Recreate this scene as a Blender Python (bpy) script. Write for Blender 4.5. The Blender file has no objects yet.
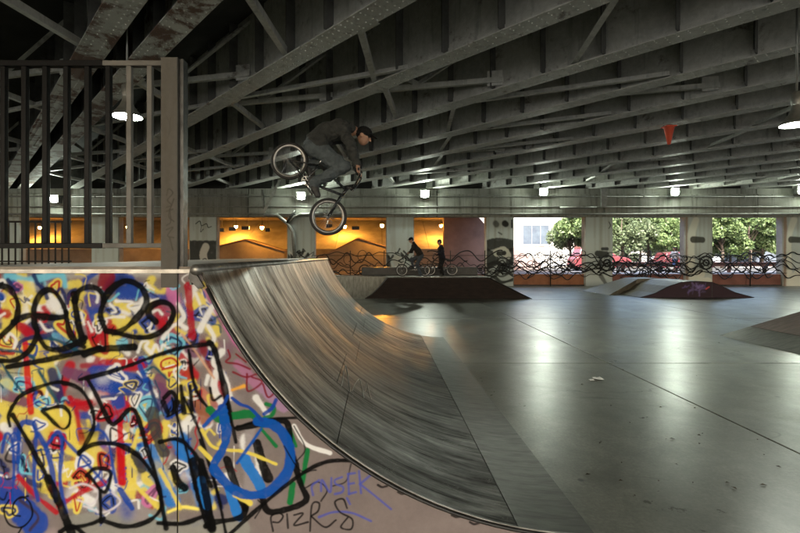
import bpy, math, random
import numpy as np
from mathutils import Vector, Matrix

random.seed(7)
rng = np.random.default_rng(11)
SC = bpy.context.scene
COL = SC.collection

# ------------------------------------------------------------------ camera
F, CX, CY, CH = 470.0, 380.0, 255.0, 1.75        # focal (photo px), vanishing point, eye height
cam_d = bpy.data.cameras.new("camera")
cam = bpy.data.objects.new("camera", cam_d)
COL.objects.link(cam)
cam.location = (0, 0, CH)
cam.rotation_euler = (math.radians(90), 0, 0)
cam_d.sensor_width = 36.0
cam_d.lens = F / 800 * 36
cam_d.shift_x = (400 - CX) / 800
cam_d.shift_y = -(266.5 - CY) / 800
cam_d.clip_start = 0.05
cam_d.clip_end = 2000
SC.camera = cam

# ------------------------------------------------------------------ world, sun, exposure
SUN_EL, SUN_AZ = 38.0, 200.0
world = bpy.data.worlds.new("World")
SC.world = world
world.use_nodes = True
wn = world.node_tree
bgn = wn.nodes["Background"]
sky = wn.nodes.new("ShaderNodeTexSky")
sky.sky_type = 'NISHITA'
sky.sun_disc = False
sky.sun_elevation = math.radians(SUN_EL)
sky.sun_rotation = math.radians(SUN_AZ)
sky.air_density = 1.0
sky.dust_density = 6.0
sky.ozone_density = 0.6
wn.links.new(sky.outputs[0], bgn.inputs[0])
bgn.inputs[1].default_value = 0.15
sun_d = bpy.data.lights.new("sun", 'SUN')
sun_d.energy = 3.0
sun_d.angle = math.radians(1.0)
sun_d.color = (1.0, 0.985, 0.96)
sun = bpy.data.objects.new("sun", sun_d)
COL.objects.link(sun)
_az, _el = math.radians(SUN_AZ), math.radians(SUN_EL)
_sd = Vector((math.sin(_az) * math.cos(_el), math.cos(_az) * math.cos(_el), math.sin(_el)))
sun.rotation_euler = (-_sd).to_track_quat('-Z', 'Y').to_euler()
sun.location = (0, -20, 30)
vs = SC.view_settings
vs.view_transform = 'Standard'
vs.look = 'None'
vs.exposure = 2.55
vs.gamma = 1.0
vs.use_curve_mapping = False
cy = SC.cycles
cy.use_denoising = True
cy.max_bounces = 7
cy.diffuse_bounces = 4
cy.glossy_bounces = 4
cy.transmission_bounces = 4
cy.transparent_max_bounces = 8
cy.caustics_reflective = False
cy.caustics_refractive = False
cy.sample_clamp_indirect = 6.0

# ------------------------------------------------------------------ helpers
def W(px, py, y):
    return Vector(((px - CX) * y / F, y, CH - (py - CY) * y / F))

def s2l(c):
    c = np.asarray(c, float) / 255.0
    return np.where(c <= 0.04045, c / 12.92, ((c + 0.055) / 1.055) ** 2.4)

class MB:
    def __init__(self):
        self.v, self.f, self.m = [], [], []
    def add(self, vs, fs, mi=0):
        o = len(self.v)
        self.v += [tuple(p) for p in vs]
        self.f += [tuple(i + o for i in f) for f in fs]
        self.m += [mi] * len(fs)
        return self
    def box(self, c, s, rot=None, mi=0):
        c = Vector(c)
        pts = []
        for dz in (-.5, .5):
            for dx, dy in ((-.5, -.5), (.5, -.5), (.5, .5), (-.5, .5)):
                p = Vector((dx * s[0], dy * s[1], dz * s[2]))
                if rot is not None:
                    p = rot @ p
                pts.append(c + p)
        return self.add(pts, [(3, 2, 1, 0), (4, 5, 6, 7), (0, 1, 5, 4), (1, 2, 6, 5), (2, 3, 7, 6), (3, 0, 4, 7)], mi)
    def box2(self, a, b, mi=0):
        return self.box([(a[i] + b[i]) / 2 for i in range(3)], [abs(b[i] - a[i]) for i in range(3)], None, mi)
    def bar(self, a, b, w, h, up=(0, 0, 1), mi=0):
        a, b = Vector(a), Vector(b)
        d = (b - a)
        L = d.length
        d.normalize()
        u = Vector(up)
        s = d.cross(u)
        if s.length < 1e-4:
            s = d.cross(Vector((1, 0, 0)))
        s.normalize()
        u = s.cross(d)
        R = Matrix((d, s, u)).transposed()
        return self.box((a + b) / 2, (L, w, h), R, mi)
    def angle(self, a, b, w, t, up=(0, 0, 1), flip=1):
        "L-section steel member"
        a, b = Vector(a), Vector(b)
        d = (b - a).normalized()
        u = Vector(up)
        s = d.cross(u).normalized()
        u = s.cross(d)
        self.bar(a, b, w, t, u)
        o = s * (flip * (w - t) / 2) + u * (w / 2 + t / 2 + .0005)
        self.bar(a + o, b + o, t, w, u)
        return self
    def tube(self, pts, r, n=8, closed=False, caps=True, mi=0):
        pts = [Vector(p) for p in pts]
        N = len(pts)
        rs = r if isinstance(r, (list, tuple)) else [r] * N
        vs, fs = [], []
        ref = None
        for i, p in enumerate(pts):
            if closed:
                d = pts[(i + 1) % N] - pts[i - 1]
            else:
                d = pts[min(i + 1, N - 1)] - pts[max(i - 1, 0)]
            d.normalize()
            if ref is None:
                ref = Vector((0, 0, 1)) if abs(d.z) < .9 else Vector((1, 0, 0))
            a = d.cross(ref).normalized()
            b = a.cross(d)
            ref = b
            for k in range(n):
                t = 2 * math.pi * k / n
                vs.append(p + (a * math.cos(t) + b * math.sin(t)) * rs[i])
        for i in range(N if closed else N - 1):
            j = (i + 1) % N
            for k in range(n):
                l = (k + 1) % n
                fs.append((i * n + k, i * n + l, j * n + l, j * n + k))
        if caps and not closed:
            fs.append(tuple(range(n - 1, -1, -1)))
            fs.append(tuple((N - 1) * n + k for k in range(n)))
        return self.add(vs, fs, mi)
    def prism(self, poly, y0, y1, mi=0):
        "polygon in x-z, extruded along y"
        n = len(poly)
        vs = [(x, y0, z) for x, z in poly] + [(x, y1, z) for x, z in poly]
        fs = [tuple(range(n)), tuple(range(2 * n - 1, n - 1, -1))]
        for i in range(n):
            j = (i + 1) % n
            fs.append((i, i + n, j + n, j))
        return self.add(vs, fs, mi)
    def lathe(self, prof, c, n=20, axis='z', mi=0):
        vs, fs = [], []
        m = len(prof)
        for r, h in prof:
            for k in range(n):
                t = 2 * math.pi * k / n
                x, y = r * math.cos(t), r * math.sin(t)
                p = {'z': (x, y, h), 'y': (x, h, y), 'x': (h, x, y)}[axis]
                vs.append(Vector(c) + Vector(p))
        for i in range(m - 1):
            for k in range(n):
                l = (k + 1) % n
                fs.append((i * n + k, i * n + l, (i + 1) * n + l, (i + 1) * n + k))
        return self.add(vs, fs, mi)
    def mesh(self, name):
        me = bpy.data.meshes.new(name)
        me.from_pydata(self.v, [], self.f)
        if any(self.m):
            me.polygons.foreach_set("material_index", self.m)
        me.update()
        return me
    def build(self, name, mats, parent=None, smooth=False, bevel=0, local=False):
        return mkobj(name, self.mesh(name), mats, parent, smooth, bevel, local)

def mkobj(name, me, mats, parent=None, smooth=False, bevel=0, local=False):
    if mats is not None and not me.materials:
        for m in (mats if isinstance(mats, (list, tuple)) else [mats]):
            me.materials.append(m)
    o = bpy.data.objects.new(name, me)
    COL.objects.link(o)
    if smooth:
        me.polygons.foreach_set("use_smooth", [True] * len(me.polygons))
        me.update()
    if bevel:
        b = o.modifiers.new("bevel", 'BEVEL')
        b.width = bevel
        b.segments = 2
        b.limit_method = 'ANGLE'
    if parent is not None:
        o.parent = parent
        if not local and parent.parent is None and parent.type == 'EMPTY':
            o.matrix_parent_inverse = parent.matrix_basis.inverted()
    return o

def tag(o, label, cat, group=None):
    o["label"] = label
    o["category"] = cat
    if group:
        o["group"] = group
    return o

def kind(o, k):
    o["kind"] = k
    return o

def thing(name, label, cat, loc=(0, 0, 0), group=None, rot=None):
    o = bpy.data.objects.new(name, None)
    COL.objects.link(o)
    o.empty_display_size = .2
    o.location = loc
    if rot:
        o.rotation_euler = rot
    return tag(o, label, cat, group)

def clone(o, parent, loc=None):
    c = o.copy()
    COL.objects.link(c)
    c.parent = parent
    if loc is not None:
        c.location = loc
    return c

def copy_tree(o, parent=None):
    c = o.copy()
    COL.objects.link(c)
    c.parent = parent
    for ch in list(o.children):
        copy_tree(ch, c)
    return c

def catmull(pts, step=1.5):
    P = np.array(pts, float)
    if len(P) < 3:
        n = max(2, int(np.linalg.norm(P[-1] - P[0]) / step))
        t = np.linspace(0, 1, n)[:, None]
        return P[0] * (1 - t) + P[-1] * t
    Q = np.vstack([2 * P[0] - P[1], P, 2 * P[-1] - P[-2]])
    out = []
    for i in range(1, len(Q) - 2):
        n = max(2, int(np.linalg.norm(Q[i + 1] - Q[i]) / step))
        t = np.linspace(0, 1, n, endpoint=False)[:, None]
        out.append(.5 * ((2 * Q[i]) + (-Q[i - 1] + Q[i + 1]) * t + (2 * Q[i - 1] - 5 * Q[i] + 4 * Q[i + 1] - Q[i + 2]) * t ** 2
                         + (-Q[i - 1] + 3 * Q[i] - 3 * Q[i + 1] + Q[i + 2]) * t ** 3))
    out.append(P[-1:])
    return np.vstack(out)

# ------------------------------------------------------------------ materials
MATS = {}
def nt(name):
    m = bpy.data.materials.new(name)
    m.use_nodes = True
    MATS[name] = m
    t = m.node_tree
    return m, t, t.nodes, t.links, t.nodes["Principled BSDF"]

def noise(N, L, vec, scale, detail=6, rough=.6, dist=0.0):
    n = N.new("ShaderNodeTexNoise")
    n.inputs["Scale"].default_value = scale
    n.inputs["Detail"].default_value = detail
    n.inputs["Roughness"].default_value = rough
    n.inputs["Distortion"].default_value = dist
    if vec is not None:
        L.new(vec, n.inputs["Vector"])
    return n.outputs["Fac"]

def ramp(N, L, fac, stops):
    r = N.new("ShaderNodeValToRGB")
    e = r.color_ramp.elements
    while len(e) < len(stops):
        e.new(.5)
    for i, (p, c) in enumerate(stops):
        e[i].position = p
        e[i].color = (*c, 1) if len(c) == 3 else c
    L.new(fac, r.inputs[0])
    return r.outputs[0]

def mixc(N, L, fac, a, b, mode='MIX'):
    m = N.new("ShaderNodeMix")
    m.data_type = 'RGBA'
    m.blend_type = mode
    for k, v in ((0, fac), (6, a), (7, b)):
        if isinstance(v, (int, float)):
            m.inputs[k].default_value = v
        elif isinstance(v, (tuple, list)):
            m.inputs[k].default_value = (*v, 1) if len(v) == 3 else v
        else:
            L.new(v, m.inputs[k])
    return m.outputs[2]

def coords(N, L, scale=(1, 1, 1), space="Object"):
    tc = N.new("ShaderNodeTexCoord")
    mp = N.new("ShaderNodeMapping")
    mp.inputs["Scale"].default_value = scale
    L.new(tc.outputs[space], mp.inputs[0])
    return mp.outputs[0]

def bump(N, L, B, h, strength=.3, dist=.01):
    b = N.new("ShaderNodeBump")
    b.inputs["Strength"].default_value = strength
    b.inputs["Distance"].default_value = dist
    L.new(h, b.inputs["Height"])
    L.new(b.outputs[0], B.inputs["Normal"])

def val(v):
    return (v, v, v)

def simple(name, c1, c2=None, scale=6, rough=(.5, .7), metal=0.0, bmp=.15, bscale=None, stretch=(1, 1, 1), spec=.5, lo=.35, hi=.65):
    m, t, N, L, B = nt(name)
    c2 = c2 or tuple(x * .7 for x in c1)
    v = coords(N, L, stretch)
    f = noise(N, L, v, scale)
    L.new(ramp(N, L, f, [(lo, c2), (hi, c1)]), B.inputs["Base Color"])
    f2 = noise(N, L, v, scale * 2.3)
    L.new(ramp(N, L, f2, [(.3, val(rough[0])), (.7, val(rough[1]))]), B.inputs["Roughness"])
    B.inputs["Metallic"].default_value = metal
    B.inputs["Specular IOR Level"].default_value = spec
    if bmp:
        bump(N, L, B, noise(N, L, v, bscale or scale * 8), bmp)
    return m

def emis(name, color, strength):
    m, t, N, L, B = nt(name)
    B.inputs["Base Color"].default_value = (*[min(1, c) for c in color], 1)
    B.inputs["Emission Color"].default_value = (*color, 1)
    B.inputs["Emission Strength"].default_value = strength
    return m

# polished, grimy concrete slab
def m_floor():
    m, t, N, L, B = nt("concrete_floor")
    v = coords(N, L)
    big = noise(N, L, v, .35, 8, .65)
    mid = noise(N, L, v, 2.2, 8, .7, .6)
    fine = noise(N, L, v, 40, 4, .7)
    c = ramp(N, L, big, [(.32, (.075, .077, .062)), (.5, (.104, .107, .088)), (.68, (.136, .139, .115))])
    c = mixc(N, L, .7, c, ramp(N, L, mid, [(.3, val(.34)), (.62, val(.76))]), 'OVERLAY')
    c = mixc(N, L, .6, c, ramp(N, L, fine, [(.34, val(.3)), (.66, val(.68))]), 'OVERLAY')
    grit = noise(N, L, v, 11, 10, .75, .3)
    c = mixc(N, L, .6, c, ramp(N, L, grit, [(.35, val(.32)), (.65, val(.66))]), 'OVERLAY')
    oi = N.new("ShaderNodeObjectInfo")
    c = mixc(N, L, .35, c, ramp(N, L, oi.outputs["Random"], [(0, val(.36)), (1, val(.66))]), 'OVERLAY')
    # blotchy old spills
    st_ = ramp(N, L, noise(N, L, v, .9, 6, .55, 1.0), [(.5, val(0)), (.75, val(.4))])
    c = mixc(N, L, st_, c, (.036, .037, .031))
    # hairline cracks
    vc = N.new("ShaderNodeTexVoronoi")
    vc.feature = 'DISTANCE_TO_EDGE'
    vc.inputs["Scale"].default_value = .42
    wob = N.new("ShaderNodeVectorMath")
    wob.operation = 'ADD'
    nzv = N.new("ShaderNodeTexNoise")
    nzv.inputs["Scale"].default_value = 1.6
    nzv.inputs["Detail"].default_value = 6
    L.new(v, nzv.inputs["Vector"])
    L.new(v, wob.inputs[0]); L.new(nzv.outputs["Color"], wob.inputs[1])
    L.new(wob.outputs[0], vc.inputs["Vector"])
    ck = ramp(N, L, vc.outputs["Distance"], [(.002, val(.8)), (.006, val(0))])
    ckm = ramp(N, L, noise(N, L, v, .5, 2), [(.52, val(0)), (.58, val(1))])
    c = mixc(N, L, mixc(N, L, 1.0, ck, ckm, 'MULTIPLY'), c, (.015, .015, .013))
    # black tyre skids
    for ang, sd in ((.5, 3.1), (-1.1, 7.7), (1.9, 1.2)):
        tc_ = N.new("ShaderNodeTexCoord")
        mp = N.new("ShaderNodeMapping")
        mp.inputs["Rotation"].default_value = (0, 0, ang)
        mp.inputs["Location"].default_value = (sd, sd * .7, 0)
        mp.inputs["Scale"].default_value = (.16, .9, 1)
        L.new(tc_.outputs["Object"], mp.inputs[0])
        sk = ramp(N, L, noise(N, L, mp.outputs[0], 1.3, 2, .4, .8), [(.494, val(0)), (.5, val(.7)), (.506, val(0))])
        skm = ramp(N, L, noise(N, L, mp.outputs[0], 2.1, 2), [(.58, val(0)), (.64, val(1))])
        c = mixc(N, L, mixc(N, L, 1.0, sk, skm, 'MULTIPLY'), c, (.018, .018, .016))
    # dark gum spots and scuffs
    vo = N.new("ShaderNodeTexVoronoi")
    vo.inputs["Scale"].default_value = 1.7
    vo.inputs["Randomness"].default_value = 1
    L.new(v, vo.inputs["Vector"])
    sp = ramp(N, L, vo.outputs["Distance"], [(.03, val(1)), (.055, val(0))])
    c = mixc(N, L, sp, c, (.03, .03, .028))
    sv = coords(N, L, (.5, 3.5, 1))
    sc = ramp(N, L, noise(N, L, sv, 2.0, 5, .6, 1.2), [(.6, val(0)), (.9, val(.35))])
    c = mixc(N, L, sc, c, (.05, .05, .045))
    L.new(c, B.inputs["Base Color"])
    r1 = noise(N, L, v, 1.1, 7, .65, .4)
    r = mixc(N, L, .3, ramp(N, L, r1, [(.3, val(.23)), (.7, val(.4))]), ramp(N, L, grit, [(.3, val(.28)), (.7, val(.5))]))
    L.new(r, B.inputs["Roughness"])
    B.inputs["Specular IOR Level"].default_value = .42
    bump(N, L, B, noise(N, L, v, 14, 10, .75), .16, .004)
    return m
M_FLOOR = m_floor()
M_DIRT = simple("joint_dirt", (.03, .03, .028), (.02, .02, .018), 9, (.8, .95))
M_CONC = simple("pier_concrete", (.42, .435, .41), (.28, .29, .27), 1.3, (.7, .9), bmp=.25, bscale=22)

def m_cap():
    m, t, N, L, B = nt("stained_cap_concrete")
    v = coords(N, L)
    c = ramp(N, L, noise(N, L, v, .6, 8, .65), [(.3, (.2, .205, .18)), (.7, (.36, .37, .33))])
    st = noise(N, L, coords(N, L, (2.6, 2.6, .16)), 1.6, 6, .65)
    c = mixc(N, L, ramp(N, L, st, [(.5, val(0)), (.68, val(.75))]), c, (.07, .068, .055))
    c = mixc(N, L, ramp(N, L, noise(N, L, coords(N, L, (1, 1, .3)), 1.1, 5, .6), [(.6, val(0)), (.72, val(.35))]), c, (.2, .17, .07))
    L.new(c, B.inputs["Base Color"])
    B.inputs["Roughness"].default_value = .8
    bump(N, L, B, noise(N, L, v, 25, 6, .7), .3)
    return m
M_CAP = m_cap()

def m_steel():
    m, t, N, L, B = nt("grey_painted_girder_steel")
    v = coords(N, L)
    c = ramp(N, L, noise(N, L, v, .8, 8, .65), [(.3, (.42, .43, .4)), (.7, (.6, .61, .57))])
    ru = noise(N, L, v, 1.6, 9, .72, .3)
    c = mixc(N, L, ramp(N, L, ru, [(.58, val(0)), (.68, val(.85))]), c, (.085, .05, .03))
    c = mixc(N, L, .5, c, ramp(N, L, noise(N, L, v, 7, 9, .75, .4), [(.35, val(.3)), (.65, val(.65))]), 'OVERLAY')
    dr = noise(N, L, coords(N, L, (3, 3, .25)), 2.2, 5, .6)
    c = mixc(N, L, ramp(N, L, dr, [(.55, val(0)), (.75, val(.5))]), c, (.05, .05, .045))
    L.new(c, B.inputs["Base Color"])
    L.new(ramp(N, L, noise(N, L, v, 4), [(.3, val(.42)), (.7, val(.62))]), B.inputs["Roughness"])
    bump(N, L, B, noise(N, L, v, 14, 8, .7), .25)
    return m
M_STEEL = m_steel()
def m_rusty():
    m, t, N, L, B = nt("rust_eaten_girder_steel")
    v = coords(N, L)
    c = ramp(N, L, noise(N, L, v, .8, 8, .65), [(.3, (.42, .43, .4)), (.7, (.6, .61, .57))])
    ru = noise(N, L, v, 1.3, 9, .72, .3)
    c = mixc(N, L, ramp(N, L, ru, [(.47, val(0)), (.55, val(.95))]), c, (.11, .05, .028))
    L.new(c, B.inputs["Base Color"])
    B.inputs["Roughness"].default_value = .65
    bump(N, L, B, noise(N, L, v, 14, 8, .7), .5)
    return m
M_RUSTY = m_rusty()
M_STIFF = simple("shade_toned_stiffener_steel", (.15, .152, .14), (.08, .082, .075), 2.5, (.6, .8))  # shade on the stiffeners put into a base colour darker than the girders
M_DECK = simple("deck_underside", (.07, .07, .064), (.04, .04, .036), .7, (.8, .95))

def m_vcol(name, rough=(.45, .6), grain=.25, spec=.3):
    m, t, N, L, B = nt(name)
    a = N.new("ShaderNodeAttribute")
    a.attribute_name = "paint"
    v = coords(N, L)
    g = ramp(N, L, noise(N, L, v, 28, 6, .7), [(.3, val(.38)), (.7, val(.62))])
    c = mixc(N, L, grain, a.outputs["Color"], g, 'OVERLAY')
    L.new(c, B.inputs["Base Color"])
    B.inputs["Specular IOR Level"].default_value = spec
    L.new(ramp(N, L, noise(N, L, v, 7), [(.3, val(rough[0])), (.7, val(rough[1]))]), B.inputs["Roughness"])
    bump(N, L, B, noise(N, L, v, 60, 4, .6), .12, .003)
    return m
M_GRAF = m_vcol("sprayed_plywood", (.6, .8), spec=.06)
M_MURAL = m_vcol("painted_column_face", (.7, .85), .35)

def m_sheet():
    m, t, N, L, B = nt("worn_ramp_sheet")
    s1 = noise(N, L, coords(N, L, (.7, 5.5, .7)), 1.5, 9, .68, .7)
    s2 = noise(N, L, coords(N, L, (1.6, 17, 1.6)), 1.2, 9, .78, .9)
    big = noise(N, L, coords(N, L, (.8, 1.3, .8)), 1.2, 7, .62, .5)
    pat = noise(N, L, coords(N, L), 3.4, 8, .7, .8)
    c = ramp(N, L, s1, [(.36, (.011, .009, .0065)), (.5, (.032, .027, .0195)), (.66, (.082, .07, .052))])
    c = mixc(N, L, .32, c, ramp(N, L, s2, [(.36, val(.24)), (.66, val(.76))]), 'OVERLAY')
    c = mixc(N, L, .7, c, ramp(N, L, noise(N, L, coords(N, L, (4, 9, 4)), 3.0, 10, .78, .6), [(.36, val(.22)), (.64, val(.74))]), 'OVERLAY')
    c = mixc(N, L, ramp(N, L, big, [(.45, val(0)), (.62, val(.7))]), c, (.016, .014, .012))
    c = mixc(N, L, ramp(N, L, pat, [(.6, val(0)), (.75, val(.35))]), c, (.13, .128, .11))
    # pale wheel scratches
    for sx, sy, lo in ((3, 9, .56), (1.2, 5, .6), (2.2, 14, .58)):
        sc = ramp(N, L, noise(N, L, coords(N, L, (sx, sy, sx)), 2.6, 3, .5, 2.4), [(.494, val(0)), (.5, val(.6)), (.506, val(0))])
        msk = ramp(N, L, noise(N, L, coords(N, L, (sx * .5, 1, sx * .5)), 2.1, 2), [(lo, val(0)), (lo + .06, val(1))])
        c = mixc(N, L, mixc(N, L, 1.0, sc, msk, 'MULTIPLY'), c, (.3, .295, .26))
    L.new(c, B.inputs["Base Color"])
    r = mixc(N, L, .5, ramp(N, L, s1, [(.32, val(.58)), (.68, val(.3))]), ramp(N, L, big, [(.38, val(.28)), (.62, val(.58))]))
    L.new(r, B.inputs["Roughness"])
    L.new(mixc(N, L, .5, ramp(N, L, s1, [(.38, val(.0)), (.64, val(.48))]), ramp(N, L, s2, [(.4, val(.0)), (.66, val(.28))])), B.inputs["Specular IOR Level"])
    bump(N, L, B, pat, .05, .003)
    return m
M_SHEET = m_sheet()
M_TOE = simple("scuffed_steel_toe", (.085, .087, .075), (.035, .036, .031), 3, (.36, .52), .2, .1, stretch=(1, 5, 1))
M_PIPE = simple("bare_steel_pipe", (.36, .35, .32), (.2, .19, .17), 8, (.28, .45), .8)
M_EDGE = simple("dark_edge_steel", (.05, .05, .048), (.025, .025, .024), 12, (.3, .5), .5)
M_BLACK = simple("gloss_black_paint", (.006, .006, .006), (.004, .004, .004), 10, (.32, .45), 0, .05, spec=.07)
M_BEIGE = simple("dull_beige_paint", (.13, .122, .105), (.075, .07, .06), 5, (.5, .7), 0, .1)
M_PLYTOP = simple("deck_plywood", (.24, .2, .15), (.12, .1, .08), 4, (.5, .7), stretch=(1, 6, 1))
M_BROWN = simple("dark_brown_ramp_board", (.022, .014, .011), (.01, .007, .006), 3, (.55, .75), stretch=(1, 1, 4), spec=.15)
M_SAND = simple("sandy_ramp_board", (.15, .135, .1), (.09, .082, .062), 2.5, (.4, .6), stretch=(1, 6, 1))
M_PALE = simple("pale_ramp_sheet", (.42, .425, .38), (.24, .24, .21), 2.5, (.25, .42), stretch=(4, 1, 1))
M_WEDGE = simple("red_brown_ramp_board", (.075, .052, .044), (.042, .03, .026), 2.2, (.45, .65), stretch=(1, 5, 1))
M_LEDGE = simple("black_ledge", (.03, .03, .03), (.016, .016, .016), 5, (.4, .6))
M_IRON = simple("black_wrought_iron", (.018, .018, .018), (.01, .01, .01), 14, (.4, .6), .3)
M_ORWALL = simple("orange_brown_low_wall", (.36, .15, .07), (.25, .1, .05), 2, (.7, .9))
M_REDWALL = simple("red_brick_low_wall", (.24, .1, .08), (.17, .07, .055), 2, (.7, .9))
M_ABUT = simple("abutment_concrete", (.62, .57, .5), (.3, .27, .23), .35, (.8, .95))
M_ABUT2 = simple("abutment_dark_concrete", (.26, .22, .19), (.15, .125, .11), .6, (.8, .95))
M_WING = simple("mauve_brown_wing_wall", (.24, .17, .155), (.16, .115, .105), .7, (.8, .95))
M_GUARD = simple("rusty_brown_guard_rail", (.13, .055, .035), (.08, .035, .025), 4, (.5, .7))
M_PAVE = simple("pale_pavement", (.45, .43, .4), (.34, .32, .3), 1.2, (.8, .95))
M_BRICKPAVE = simple("red_paving", (.26, .13, .11), (.18, .09, .08), 2, (.8, .95))
M_ROAD = simple("asphalt", (.06, .06, .06), (.045, .045, .045), 3, (.8, .95))
M_GROUND = simple("worn_pavement", (.22, .223, .215), (.16, .163, .158), .3, (.9, 1))
M_HOUSE1 = simple("cream_render", (.36, .345, .32), (.3, .29, .27), .4, (.8, .95))
M_HOUSE2 = simple("blue_grey_siding", (.32, .37, .44), (.26, .3, .37), .6, (.7, .9))
M_TRIM = simple("white_trim", (.75, .74, .72), (.65, .64, .62), 2, (.5, .7))
M_FRAME = simple("grey_window_frame", (.22, .22, .24), (.16, .16, .18), 3, (.4, .6))
M_GLASS = simple("window_glass", (.08, .1, .12), (.05, .06, .08), .8, (.04, .1), 0, 0, spec=.8)
M_ROOF = simple("grey_shingle", (.1, .09, .09), (.07, .065, .065), 3, (.8, .95))
M_DOOR = simple("dark_red_door", (.12, .04, .035), (.08, .03, .025), 4, (.4, .6))
M_BARK = simple("bark", (.075, .055, .04), (.04, .03, .022), 8, (.8, .95), stretch=(1, 1, .25), bmp=.6)
def m_leaf(name, c1, c2):
    m, t, N, L, B = nt(name)
    oi = N.new("ShaderNodeNewGeometry")
    L.new(ramp(N, L, oi.outputs["Random Per Island"], [(0, c2), (1, c1)]), B.inputs["Base Color"])
    B.inputs["Roughness"].default_value = .5
    B.inputs["Transmission Weight"].default_value = 0
    tr = N.new("ShaderNodeBsdfTranslucent")
    L.new(ramp(N, L, oi.outputs["Random Per Island"], [(0, c2), (1, c1)]), tr.inputs[0])
    mx = N.new("ShaderNodeMixShader")
    mx.inputs[0].default_value = .35
    L.new(B.outputs[0], mx.inputs[1])
    L.new(tr.outputs[0], mx.inputs[2])
    L.new(mx.outputs[0], N["Material Output"].inputs[0])
    return m
M_LEAF1 = m_leaf("fresh_leaves", (.17, .23, .09), (.07, .12, .045))
M_LEAF2 = m_leaf("dull_leaves", (.15, .19, .1), (.07, .1, .05))
M_TYRE = simple("tyre_rubber", (.018, .018, .018), (.012, .012, .012), 20, (.6, .8), bmp=.3)
M_ALU = simple("brushed_alloy", (.34, .34, .33), (.25, .25, .25), 20, (.3, .45), .7, 0)
M_FRAMEPAINT = simple("dark_bike_enamel", (.03, .034, .036), (.022, .024, .026), 10, (.2, .35), .2, 0)
M_CHROME = simple("chrome", (.7, .7, .7), (.6, .6, .6), 10, (.1, .2), 1, 0)
M_PLAST = simple("black_plastic", (.02, .02, .02), (.014, .014, .014), 10, (.4, .6))
M_REDPAINT = simple("red_car_paint", (.16, .035, .04), (.13, .03, .035), 2, (.15, .25), 0, 0)
M_DARKCAR = simple("maroon_car_paint", (.09, .02, .025), (.075, .018, .02), 2, (.15, .25), 0, 0)
M_CONE = simple("orange_cone_plastic", (.85, .11, .04), (.75, .09, .035), 5, (.5, .7))
M_WHITE = simple("white_enamel", (.75, .75, .72), (.66, .66, .63), 6, (.3, .5))
M_GALV = simple("galvanised_conduit", (.3, .31, .29), (.2, .205, .19), 6, (.35, .55), .5)
M_PAPER = simple("white_paper", (.75, .75, .72), (.65, .65, .62), 10, (.8, .9))
M_LEAFDRY = simple("dry_leaf", (.05, .04, .025), (.03, .025, .016), 10, (.8, .9))
M_LAMP = emis("metal_halide_glow", (.9, 1.0, .84), 95)
M_PEND = emis("pendant_lamp_glow", (.93, 1.0, .86), 42)
M_SOD = emis("sodium_lamp_glow", (1.0, .4, .045), 170)
def cloth(name, c, wr=.5):
    return simple(name, c, tuple(x * .72 for x in c), 14, (.8, .95), 0, wr, 9, spec=.2)
M_HOODIE = cloth("charcoal_hoodie", (.05, .054, .053))
M_JEANS = cloth("grey_blue_denim", (.1, .122, .135))
M_SKIN = simple("skin", (.42, .24, .16), (.34, .19, .13), 12, (.45, .6), 0, .1)
M_CAPB = cloth("black_cap_cloth", (.012, .012, .013), .2)
M_SHOE = simple("dark_shoe", (.05, .05, .05), (.03, .03, .03), 12, (.5, .7))
M_JACK = cloth("dark_brown_jacket", (.03, .027, .024))
M_DENIM2 = cloth("dull_blue_denim", (.07, .085, .105))
M_NAVY = cloth("navy_jacket", (.02, .022, .032))
M_DARKTR = cloth("black_trousers", (.02, .02, .022))
M_WSHIRT = cloth("white_shirt", (.75, .75, .75), .2)
M_BSHORT = cloth("blue_shorts", (.12, .2, .4), .2)
M_HAIR = simple("dark_hair", (.015, .012, .01), (.01, .008, .007), 30, (.5, .7))

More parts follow.
